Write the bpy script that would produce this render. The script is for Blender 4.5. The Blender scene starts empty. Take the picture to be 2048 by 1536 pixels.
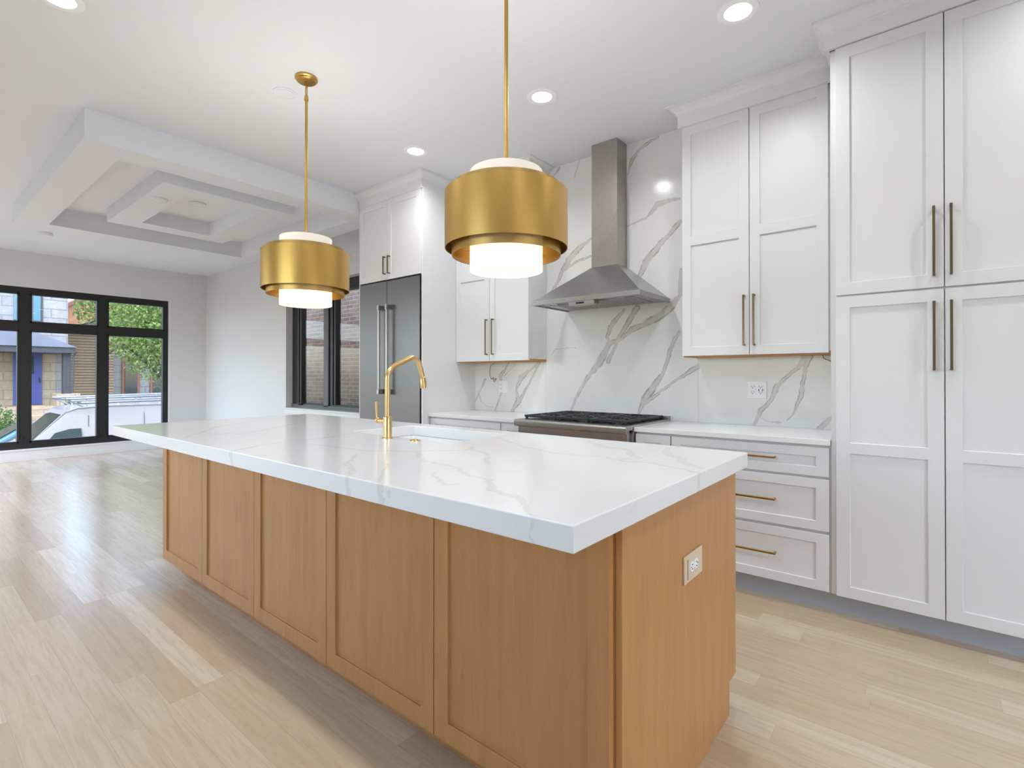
import bpy, bmesh, math, random
from mathutils import Vector, Matrix
random.seed(7)
scene = bpy.context.scene
COL = scene.collection

# ------------------------------------------------------------------ camera, world, sun, exposure
cam_d = bpy.data.cameras.new('camera'); cam = bpy.data.objects.new('camera', cam_d); COL.objects.link(cam)
cam_d.sensor_width = 36.0; cam_d.sensor_fit = 'HORIZONTAL'; cam_d.lens = 36.0 * 1021.74 / 2048
cam_d.shift_y = -19.7 / 2048; cam_d.clip_start = 0.05; cam_d.clip_end = 300
cam.location = (0.39, -3.7519, 1.2489)
cam.rotation_euler = (math.radians(90 + 0.248), 0, math.radians(39.174))
scene.camera = cam

vs = scene.view_settings
vs.view_transform = 'Standard'; vs.look = 'None'; vs.gamma = 1.0; vs.use_curve_mapping = False
vs.exposure = 0.0

world = bpy.data.worlds.new('sky'); scene.world = world; world.use_nodes = True
wn = world.node_tree
bg = wn.nodes['Background']; sky = wn.nodes.new('ShaderNodeTexSky')
sky.sky_type = 'NISHITA'; sky.sun_disc = False; sky.sun_elevation = math.radians(55); sky.sun_rotation = math.radians(120)
sky.air_density = 1.0; sky.dust_density = 1.5
wn.links.new(sky.outputs[0], bg.inputs[0]); bg.inputs[1].default_value = 1.3

sun_d = bpy.data.lights.new('sun', 'SUN'); sun = bpy.data.objects.new('sun', sun_d); COL.objects.link(sun)
sun_d.energy = 4.6; sun_d.angle = math.radians(1.0); sun_d.color = (1, .95, .86)
sun.rotation_euler = Vector((-0.06, -0.50, -0.86)).to_track_quat('-Z', 'Y').to_euler()

DOWNLIGHT_W = 7.6        # watts of each recessed lamp
LIVING_FILL_W = 44.0          # the same, for the unseen lamps added to fill the living room
PENDANT_UP = 17.5         # watts of the bulb at the open top of each pendant
PENDANT_E = 1.4           # glow of the pendant glass

# ------------------------------------------------------------------ node helpers
class G:
    def __init__(s, name):
        s.m = bpy.data.materials.new(name); s.m.use_nodes = True
        s.t = s.m.node_tree; s.b = s.t.nodes['Principled BSDF']; s.out = s.t.nodes['Material Output']
    def n(s, t): return s.t.nodes.new(t)
    def put(s, sock, v):
        if hasattr(v, 'is_output'): s.t.links.new(v, sock)
        elif v is not None:
            try: sock.default_value = v
            except Exception: sock.default_value = (*v, 1.0)
    def math(s, op, a, b=None, c=None, clamp=False):
        n = s.n('ShaderNodeMath'); n.operation = op; n.use_clamp = clamp
        for i, v in enumerate((a, b, c)): s.put(n.inputs[i], v)
        return n.outputs[0]
    def vm(s, op, a, b=None, c=None, sc=None):
        n = s.n('ShaderNodeVectorMath'); n.operation = op
        s.put(n.inputs[0], a); s.put(n.inputs[1], b)
        if c is not None: s.put(n.inputs[2], c)
        if sc is not None: s.put(n.inputs['Scale'], sc)
        return n.outputs['Value'] if op in ('DOT_PRODUCT', 'LENGTH', 'DISTANCE') else n.outputs[0]
    def pos(s): return s.n('ShaderNodeNewGeometry').outputs['Position']
    def obj(s): return s.n('ShaderNodeTexCoord').outputs['Object']
    def sep(s, v):
        n = s.n('ShaderNodeSeparateXYZ'); s.put(n.inputs[0], v); return n.outputs
    def comb(s, x, y, z):
        n = s.n('ShaderNodeCombineXYZ')
        for i, v in enumerate((x, y, z)): s.put(n.inputs[i], v)
        return n.outputs[0]
    def noise(s, v, scale, detail=3, rough=.5, dist=0, col=False):
        n = s.n('ShaderNodeTexNoise'); s.put(n.inputs['Vector'], v)
        n.inputs['Scale'].default_value = scale; n.inputs['Detail'].default_value = detail
        n.inputs['Roughness'].default_value = rough; n.inputs['Distortion'].default_value = dist
        return n.outputs[1] if col else n.outputs[0]
    def white(s, v):
        n = s.n('ShaderNodeTexWhiteNoise'); n.noise_dimensions = '3D'; s.put(n.inputs['Vector'], v); return n.outputs[0]
    def mix(s, f, a, b, blend='MIX'):
        n = s.n('ShaderNodeMix'); n.data_type = 'RGBA'; n.blend_type = blend
        s.put(n.inputs[0], f); s.put(n.inputs[6], a); s.put(n.inputs[7], b); return n.outputs[2]
    def ramp(s, f, stops):
        n = s.n('ShaderNodeValToRGB'); s.put(n.inputs[0], f); e = n.color_ramp.elements
        while len(e) < len(stops): e.new(.5)
        for k, (p, c) in enumerate(stops): e[k].position = p; e[k].color = (*c, 1) if len(c) == 3 else c
        return n.outputs[0]
    def maprange(s, v, a, b, c, d):
        n = s.n('ShaderNodeMapRange'); n.clamp = True
        for i, x in enumerate((v, a, b, c, d)): s.put(n.inputs[i], x)
        return n.outputs[0]
    def bump(s, h, strength=.2, dist=.01):
        n = s.n('ShaderNodeBump'); n.inputs['Strength'].default_value = strength; n.inputs['Distance'].default_value = dist
        s.put(n.inputs['Height'], h); s.t.links.new(n.outputs[0], s.b.inputs['Normal'])
    def set(s, color=None, rough=None, metal=None, spec=None, coat=None):
        if color is not None: s.put(s.b.inputs['Base Color'], color)
        if rough is not None: s.put(s.b.inputs['Roughness'], rough)
        if metal is not None: s.put(s.b.inputs['Metallic'], metal)
        if spec is not None: s.put(s.b.inputs['Specular IOR Level'], spec)
        if coat is not None: s.put(s.b.inputs['Coat Weight'], coat)
        return s
def lin(r, g=None, b=None):
    if g is None: g = b = r
    f = lambda c: (c / 255 / 12.92) if c <= 10 else ((c / 255 + .055) / 1.055) ** 2.4
    return (f(r), f(g), f(b), 1.0)

def paint(name, c, rough=.5, var=.03, bump=.0):
    g = G(name); p = g.obj()
    d = tuple(x * (1 - var) for x in c[:3]) + (1,)
    g.set(g.mix(g.noise(p, 3.0, 4), c, d), rough)
    if bump: g.bump(g.noise(p, 220, 2), bump, .002)
    return g.m
def metal(name, c, rough, stretch=(1, 1, 1), amt=.08, bump=0.02, scale=40):
    g = G(name); p = g.vm('MULTIPLY', g.obj(), stretch); nz = g.noise(p, scale, 3, .6)
    d = tuple(x * .9 for x in c[:3]) + (1,)
    g.set(g.mix(nz, c, d), g.maprange(nz, .3, .7, rough - amt / 2, rough + amt / 2), 1.0)
    if bump: g.bump(nz, bump, .002)
    return g.m
M = {}
M['ceiling'] = paint('ceiling_paint', lin(231, 234, 238), .7, .015, .05)
M['wall'] = paint('wall_paint', lin(219, 219, 220), .6, .015, .05)
M['trim'] = paint('trim_paint', lin(228, 228, 228), .4, .01)
M['cabinet'] = paint('cabinet_paint', lin(228, 228, 229), .38, .012)
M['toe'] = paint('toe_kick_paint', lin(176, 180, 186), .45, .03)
M['black'] = paint('black_frame_paint', lin(26, 27, 29), .4, .05)
M['gap'] = paint('dark_gap', lin(18, 18, 18), .8, .05)
M['frame_grey'] = paint('grey_frame_paint', lin(92, 94, 97), .4, .04)
M['iron'] = paint('cast_iron', lin(30, 30, 31), .42, .2, .15)
M['enamel'] = paint('black_enamel', lin(22, 22, 23), .25, .1)
M['plastic'] = paint('white_plastic', lin(246, 246, 247), .35, .01)
M['beige'] = paint('beige_plastic', lin(222, 198, 170), .4, .02)
M['slot'] = paint('outlet_slot', lin(30, 28, 28), .6, .02)
M['ceramic'] = paint('white_ceramic', lin(243, 243, 243), .12, .01)
M['birch'] = paint('birch_ply', lin(196, 140, 76), .55, .15)
M['copper'] = metal('copper_wire', lin(150, 80, 60), .4)
M['red_wire'] = paint('brown_wire', lin(110, 52, 48), .5, .1)
M['steel'] = metal('brushed_steel', lin(176, 175, 173), .30, (1, 1, 40), .10, .015)
M['steel_v'] = metal('brushed_steel_vertical', lin(126, 125, 126), .32, (1, 1, 30), .08, .01)
M['steel_chimney'] = metal('brushed_steel_chimney', lin(180, 176, 168), .28, (40, 40, 1), .1, .015)
M['chrome'] = metal('polished_steel', lin(205, 205, 205), .16, (1, 1, 1), .04, 0)
M['brass'] = metal('brushed_brass', lin(205, 166, 92), .34, (1, 1, 30), .08, .01)
M['gold'] = metal('satin_gold_shade', lin(206, 168, 96), .38, (1, 1, 40), .06, .006)
M['faucet'] = metal('champagne_brass', lin(222, 186, 134), .30, (1, 1, 30), .06, .008)
M['pull'] = metal('antique_brass_pull', lin(128, 114, 88), .33, (1, 1, 30), .1, .01)
M['pull_h'] = metal('antique_brass_pull_lying', lin(180, 146, 82), .36, (30, 1, 1), .1, .01)

def mesh_gold():
    g = G('woven_gold_mesh'); p = g.obj()
    g.set(g.mix(g.noise(g.vm('MULTIPLY', p, (1, 1, 40)), 40, 3), lin(206, 170, 98), lin(186, 150, 82)), .38, 1.0)
    tr = g.n('ShaderNodeBsdfTransparent'); mx = g.n('ShaderNodeMixShader'); mx.inputs[0].default_value = .22
    g.t.links.new(g.b.outputs[0], mx.inputs[1]); g.t.links.new(tr.outputs[0], mx.inputs[2]); g.t.links.new(mx.outputs[0], g.out.inputs[0])
    return g.m
M['gold_mesh'] = mesh_gold()
def glass_mat():
    g = G('window_glass'); t = g.t
    tr = g.n('ShaderNodeBsdfTransparent'); gl = g.n('ShaderNodeBsdfGlossy'); gl.inputs['Roughness'].default_value = 0.0
    lw = g.n('ShaderNodeLayerWeight'); lw.inputs['Blend'].default_value = .5
    f = g.math('MULTIPLY_ADD', g.math('POWER', lw.outputs['Facing'], 5.0), .40, .020)
    nz = g.noise(g.obj(), .6, 2); g.put(tr.inputs[0], g.mix(nz, (.97, .98, .98, 1), (.95, .97, .97, 1)))
    mx = g.n('ShaderNodeMixShader'); g.put(mx.inputs[0], f)
    t.links.new(tr.outputs[0], mx.inputs[1]); t.links.new(gl.outputs[0], mx.inputs[2]); t.links.new(mx.outputs[0], g.out.inputs[0])
    return g.m
M['glass'] = glass_mat()
def emit(name, c, e, base=(.8, .8, .8, 1)):
    g = G(name); g.set(g.mix(g.noise(g.obj(), 4, 2), base, tuple(x * .98 for x in base[:3]) + (1,)), .4)
    g.put(g.b.inputs['Emission Color'], c); g.b.inputs['Emission Strength'].default_value = e
    return g.m
M['opal'] = emit('opal_glass_lit', (1.0, .80, .52, 1), PENDANT_E, (.85, .83, .8, 1))
M['opal_bottom'] = emit('opal_bottom_disc', (1.0, .84, .62, 1), PENDANT_E * .5, (.85, .83, .8, 1))
M['opal_top'] = emit('opal_glass_upper', (1.0, .87, .70, 1), PENDANT_E * .2, (.85, .83, .8, 1))
M['lens'] = emit('downlight_lens', (1, .97, .92, 1), 6.0)

def floor_mat():
    g = G('oak_plank_floor'); x, y, z = g.sep(g.pos())[:3]
    W, L = .102, 1.35
    row = g.math('FLOOR', g.math('DIVIDE', y, W))
    off = g.white(g.comb(row, 3.0, 1.0))
    u = g.math('ADD', g.math('DIVIDE', x, L), g.math('MULTIPLY', off, 7.0))
    col = g.math('FLOOR', u)
    rnd = g.white(g.comb(row, col, 5.0)); rnd2 = g.white(g.comb(row, col, 9.0))
    gv = g.comb(g.math('MULTIPLY_ADD', rnd, 40, g.math('MULTIPLY', x, 1.6)), g.math('MULTIPLY_ADD', rnd2, 30, g.math('MULTIPLY', y, 22)), 0)
    gr = g.noise(gv, 2.2, 6, .62, .6); gr2 = g.noise(gv, 9.0, 3, .6, .2)
    base = g.ramp(rnd, [(0, lin(196, 172, 142)[:3]), (.45, lin(208, 186, 157)[:3]), (.8, lin(216, 197, 170)[:3]), (1, lin(224, 208, 184)[:3])])
    c = g.mix(g.maprange(gr, .42, .72, 0, .5), base, lin(176, 148, 116))
    c = g.mix(g.maprange(gr2, .5, .8, 0, .18), c, lin(160, 132, 104))
    fy = g.math('FRACT', g.math('DIVIDE', y, W)); fx = g.math('FRACT', u)
    ey = g.math('MINIMUM', fy, g.math('SUBTRACT', 1, fy)); ex = g.math('MULTIPLY', g.math('MINIMUM', fx, g.math('SUBTRACT', 1, fx)), L / W)
    e = g.maprange(g.math('MINIMUM', ey, ex), 0, .012, 1, 0)
    c = g.mix(g.math('MULTIPLY', e, .35), c, lin(120, 98, 76))
    g.set(c, g.maprange(gr, .3, .7, .30, .40), 0, .5, .8); g.b.inputs['Coat Roughness'].default_value = .2
    g.bump(g.math('SUBTRACT', g.math('MULTIPLY', gr, .12), e), .12, .0015)
    return g.m
M['floor'] = floor_mat()

def wood_mat(name, c1, c2, c3, stretch=(16, 16, 1.1), rough=.42):
    g = G(name); p = g.obj()
    q = g.vm('MULTIPLY', p, stretch)
    a = g.noise(q, 1.6, 5, .6, .5); b = g.noise(q, 7.0, 3, .6, .2); cl = g.noise(p, 2.2, 2)
    c = g.mix(g.maprange(a, .35, .7, 0, 1), c1, c2)
    c = g.mix(g.maprange(b, .52, .78, 0, .35), c, c3)
    c = g.mix(g.maprange(cl, .4, .7, 0, .35), c, c1)
    g.set(c, rough, 0, .4); g.bump(b, .03, .001)
    return g.m
M['maple'] = wood_mat('stained_maple', lin(194, 142, 88), lin(178, 128, 75), lin(154, 106, 60))

def veins(g, pv, lines):
    best = None
    for pl in lines:
        for (a, b) in zip(pl[:-1], pl[1:]):
            A = Vector((a[0], a[1], 0)); B = Vector((b[0], b[1], 0)); BA = B - A
            if BA.length < 1e-4: continue
            src = pv if best is None else g.vm('MULTIPLY_ADD', best, (1e-9, 1e-9, 1e-9), pv)   # keeps the shader evaluated segment by segment
            q = g.vm('SUBTRACT', src, tuple(A))
            h = g.math('ADD', g.vm('DOT_PRODUCT', q, tuple(BA / BA.length_squared)), 0.0, clamp=True)
            d = g.vm('LENGTH', g.vm('SUBTRACT', q, g.vm('SCALE', tuple(BA), sc=h)))
            w = g.math('MULTIPLY_ADD', h, b[2] - a[2], a[2])
            r = g.math('DIVIDE', d, w)
            best = r if best is None else g.math('MINIMUM', best, r)
    return best
BS = [[(-1.992, 0.965, 0.0098), (-1.901, 1.142, 0.0139), (-1.798, 1.28, 0.0191), (-1.72, 1.361, 0.0311), (-1.637, 1.513, 0.02), (-1.534, 1.542, 0.0145), (-1.435, 1.615, 0.022), (-1.324, 1.657, 0.0191), (-1.205, 1.701, 0.0275), (-1.102, 1.78, 0.027), (-1.042, 1.847, 0.0146), (-1.036, 2.042, 0.0122)], [(-1.682, 1.401, 0.0229), (-1.63, 1.519, 0.0173), (-1.645, 1.573, 0.0134), (-1.615, 1.652, 0.0186), (-1.556, 1.714, 0.0158), (-1.491, 1.788, 0.0091)], [(-1.637, 1.373, 0.02), (-1.571, 1.49, 0.0132), (-1.534, 1.581, 0.0131), (-1.456, 1.681, 0.0195), (-1.385, 1.786, 0.0231)], [(-1.373, 0.957, 0.009), (-1.326, 1.068, 0.0254), (-1.232, 1.189, 0.0251), (-1.167, 1.277, 0.0112), (-1.122, 1.437, 0.016), (-1.077, 1.533, 0.0135), (-1.04, 1.586, 0.0085)], [(-1.312, 1.049, 0.019), (-1.212, 1.115, 0.0112), (-1.103, 1.196, 0.0086), (-1.016, 1.252, 0.0121), (-0.908, 1.323, 0.0202)], [(-3.141, 0.968, 0.0082), (-3.07, 1.092, 0.0057), (-2.993, 1.214, 0.0129)], [(-3.081, 1.092, 0.0065), (-3.044, 1.004, 0.004), (-2.961, 0.953, 0.0032), (-2.877, 0.95, 0.0024)], [(-2.866, 0.909, 0.0063), (-2.783, 1.082, 0.0094), (-2.793, 1.254, 0.0204), (-2.742, 1.301, 0.0109), (-2.692, 1.378, 0.0077)], [(-2.652, 0.918, 0.0154), (-2.574, 1.018, 0.0274), (-2.597, 1.124, 0.0092), (-2.544, 1.239, 0.0258), (-2.44, 1.306, 0.012), (-2.338, 1.364, 0.0162)], [(-2.554, 1.034, 0.0137), (-2.449, 1.186, 0.0105), (-2.366, 1.313, 0.0119), (-2.329, 1.371, 0.0088)], [(-2.203, 1.978, 0.0116), (-2.082, 2.166, 0.0185), (-2.014, 2.256, 0.0311), (-1.915, 2.339, 0.0209), (-1.804, 2.397, 0.011)], [(-2.065, 2.178, 0.0142), (-1.932, 2.23, 0.0098), (-1.804, 2.26, 0.0082)], [(-1.475, 2.446, 0.0052), (-1.302, 2.483, 0.0089), (-1.216, 2.567, 0.02), (-1.087, 2.576, 0.0098), (-1.038, 2.571, 0.0061)], [(-1.378, 1.997, 0.0128), (-1.31, 2.135, 0.0279), (-1.203, 2.251, 0.0212), (-1.113, 2.329, 0.0172), (-1.035, 2.406, 0.0146)], [(-1.465, 2.854, 0.0052), (-1.424, 2.964, 0.0155), (-1.352, 3.034, 0.0128), (-1.212, 3.082, 0.0075)], [(-2.177, 3.015, 0.0072), (-2.116, 3.075, 0.01)], [(-1.964, 2.946, 0.0028), (-1.932, 3.036, 0.0056), (-1.904, 3.093, 0.0042)], [(-0.531, 0.918, 0.0089), (-0.486, 1.019, 0.0143), (-0.415, 1.099, 0.0109), (-0.383, 1.193, 0.0162), (-0.31, 1.268, 0.0096), (-0.249, 1.319, 0.0137), (-0.219, 1.381, 0.0262)], [(-0.326, 0.962, 0.0032), (-0.29, 1.004, 0.0053), (-0.247, 1.126, 0.0127), (-0.229, 1.24, 0.0095), (-0.219, 1.308, 0.0126), (-0.199, 1.381, 0.0209)], [(-0.481, 0.968, 0.0022), (-0.427, 0.945, 0.0033), (-0.368, 0.946, 0.0065)], [(-0.146, 0.916, 0.0155), (-0.113, 0.957, 0.0134), (-0.075, 0.992, 0.0102)], [(-2.204, 1.442, 0.0022), (-2.151, 1.486, 0.0029), (-1.95, 1.498, 0.0028)], [(-2.752, 1.246, 0.0031), (-2.612, 1.361, 0.0023)]]
IS = [[(-1.675, -2.591), (-1.339, -2.567), (-1.149, -2.46), (-0.962, -2.574), (-0.772, -2.592), (-0.663, -2.669), (-0.571, -2.686), (-0.482, -2.758), (-0.377, -2.796), (-0.303, -2.854), (-0.244, -2.907), .009], [(-1.161, -2.45), (-1.015, -2.306), (-1.06, -2.214), (-1.087, -2.221), (-0.882, -2.34), (-0.733, -2.491), .008], [(-1.181, -1.926), (-0.928, -2.07), (-0.717, -2.146), (-0.531, -2.118), (-0.426, -2.143), (-0.341, -2.126), (-0.223, -2.171), (-0.137, -2.207), .009], [(-0.781, -1.763), (-0.646, -1.882), (-0.533, -1.898), (-0.402, -2.07), (-0.445, -2.105), .02], [(-0.435, -1.749), (-0.361, -1.891), (-0.261, -2.036), (-0.165, -2.125), .018], [(-0.778, -2.703), (-0.626, -2.797), (-0.606, -2.765), .006], [(-1.538, -3.064), (-1.721, -2.879), (-1.796, -2.748), (-1.841, -2.596), (-1.813, -2.469), (-1.882, -2.252), .010], [(-2.594, -2.688), (-2.338, -2.7), (-2.388, -2.639), (-2.292, -2.621), .010], [(-1.266, -2.634), (-1.103, -2.788), (-0.933, -2.878), (-0.856, -2.975), .009], [(-2.317, -2.873), (-2.787, -2.542), (-3.036, -2.178), .010], [(-2.292, -2.621), (-2.585, -2.211), (-2.731, -1.935), .010], [(-0.997, -2.703), (-0.785, -2.893), (-0.699, -2.919), .007]]
IS = [[(a, b, pl[-1] * (.6 + .8 * ((k * 37) % 10) / 10)) for k, (a, b) in enumerate(pl[:-1])] for pl in IS]

def stone_mat(name, lines, plane, fill, edge, amt, edge_amt, wob=.03, rough=.16, flecks=.25):
    g = G(name); P = g.pos(); s = g.sep(P)
    pv = g.comb(s[0], s[2] if plane == 'xz' else s[1], 0.0)
    nz = g.vm('SUBTRACT', g.noise(P, 9.0, 3, .6, 0, True), (.5, .5, .5))
    nz2 = g.vm('SUBTRACT', g.noise(P, 60.0, 2, .6, 0, True), (.5, .5, .5))
    pd = g.vm('ADD', g.vm('ADD', pv, g.vm('SCALE', nz, sc=wob)), g.vm('SCALE', nz2, sc=.013))
    pd = g.vm('MULTIPLY', pd, (1, 1, 0))
    r = veins(g, pd, lines)
    inside = g.maprange(r, .75, 1.15, 1, 0)
    rim = g.math('MULTIPLY', g.maprange(r, .55, .95, 0, 1), g.maprange(r, .95, 1.3, 1, 0))
    rim = g.math('MULTIPLY', rim, g.maprange(g.noise(P, 14, 3), .42, .6, 0.1, 1))
    base = g.mix(g.maprange(g.noise(P, 1.3, 4), .35, .7, 0, 1), lin(236, 235, 233), lin(229, 229, 228))
    fl = g.maprange(g.noise(P, 7, 6, .7, 1.5), .60, .75, 0, flecks)
    c = g.mix(fl, base, lin(212, 210, 208))
    c = g.mix(g.math('MULTIPLY', inside, g.maprange(g.noise(P, 22, 4), .3, .7, amt * .65, amt)), c, fill)
    c = g.mix(g.math('MULTIPLY', rim, edge_amt), c, edge)
    g.set(c, rough, 0, .5)
    return g.m
M['backsplash'] = stone_mat('veined_quartz_backsplash', BS, 'xz', lin(198, 194, 187), lin(140, 135, 130), .85, .9)
M['island_stone'] = stone_mat('veined_quartz_island', IS, 'xy', lin(212, 206, 197), lin(190, 183, 175), .5, .22, .07, .14, .34)
def counter_mat():
    g = G('plain_quartz_counter'); P = g.pos()
    fl = g.maprange(g.noise(P, 6, 6, .7, 1.5), .58, .75, 0, .5)
    g.set(g.mix(fl, lin(234, 233, 231), lin(202, 199, 195)), .15); return g.m
M['counter'] = counter_mat()

def brick_mat(name, c1, c2, mortar, sx, sz, axis='y', msize=.012, bumpy=.4):
    g = G(name); s = g.sep(g.pos()); v = g.comb(s[1] if axis == 'y' else s[0], s[2], 0)
    n = g.n('ShaderNodeTexBrick'); g.put(n.inputs['Vector'], v)
    for k, c in (('Color1', c1), ('Color2', c2), ('Mortar', mortar)): g.put(n.inputs[k], c)
    n.inputs['Scale'].default_value = 1.0; n.inputs['Mortar Size'].default_value = msize
    n.inputs['Brick Width'].default_value = sx; n.inputs['Row Height'].default_value = sz; n.inputs['Bias'].default_value = 0
    c = g.mix(g.maprange(g.noise(g.pos(), 6, 5, .7), .35, .7, 0, .5), n.outputs[0], tuple(x * .55 for x in c1[:3]) + (1,))
    g.set(c, .85); g.bump(g.math('SUBTRACT', g.noise(g.pos(), 12, 5), n.outputs[1]), bumpy, .02)
    return g.m
M['neighbour_brick'] = brick_mat('dark_common_brick', lin(160, 138, 118), lin(124, 110, 98), lin(170, 160, 148), .21, .072, 'x', .008)
M['limestone'] = brick_mat('grey_rusticated_stone', lin(150, 148, 146), lin(136, 134, 134), lin(120, 120, 126), .95, .36, 'y', .02, .8)
M['porch_stone'] = brick_mat('porch_limestone', lin(172, 156, 132), lin(160, 144, 122), lin(140, 128, 112), .9, .36, 'y', .02, .6)
M['clapboard'] = brick_mat('weathered_siding', lin(172, 144, 120), lin(160, 134, 112), lin(98, 80, 66), 6.0, .13, 'y', .02, .6)
M['orange_brick'] = brick_mat('orange_brick', lin(196, 138, 98), lin(180, 122, 86), lin(170, 150, 130), .22, .075, 'y', .008)
M['asphalt'] = paint('asphalt', lin(110, 110, 114), .9, .3, .5)
M['concrete'] = paint('concrete', lin(182, 180, 174), .9, .2, .4)
M['lawn'] = paint('lawn', lin(96, 118, 62), .95, .45, .6)
M['shingle'] = paint('slate_shingle', lin(84, 90, 104), .8, .35, .5)
M['blue_door'] = paint('blue_paint', lin(70, 80, 142), .5, .1)
M['eave'] = paint('dark_eave', lin(58, 60, 66), .6, .1)
M['red_brown'] = paint('red_brown_trim', lin(140, 90, 80), .7, .2)
M['pale_curtain'] = paint('pale_window', lin(84, 124, 138), .2, .15)
M['bark'] = paint('bark', lin(88, 74, 60), .9, .4, .6)
M['van_white'] = paint('van_paint', lin(152, 151, 152), .14, .02)
M['car_blue'] = paint('car_paint_blue', lin(52, 104, 160), .2, .05)
M['tint'] = paint('tinted_glass', lin(46, 58, 58), .06, .1)
M['tyre'] = paint('tyre_rubber', lin(28, 28, 29), .85, .1)
M['alu'] = metal('aluminium_tube', lin(158, 160, 164), .35)
def leaf_mat(name, a, b):
    g = G(name); p = g.pos(); nz = g.noise(p, 2.5, 3); w = g.white(g.vm('FLOOR', g.vm('SCALE', p, sc=9.0)))
    c = g.mix(g.math('MULTIPLY', g.math('ADD', nz, w), .5), a, b)
    g.set(c, .6)
    tl = g.n('ShaderNodeBsdfTranslucent'); g.put(tl.inputs[0], c); mx = g.n('ShaderNodeMixShader'); mx.inputs[0].default_value = .35
    g.t.links.new(g.b.outputs[0], mx.inputs[1]); g.t.links.new(tl.outputs[0], mx.inputs[2]); g.t.links.new(mx.outputs[0], g.out.inputs[0])
    return g.m
M['leaf'] = leaf_mat('fresh_leaves', lin(76, 104, 48), lin(136, 154, 80))
M['leaf_dark'] = leaf_mat('dark_leaves', lin(44, 82, 40), lin(88, 124, 62))

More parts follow.
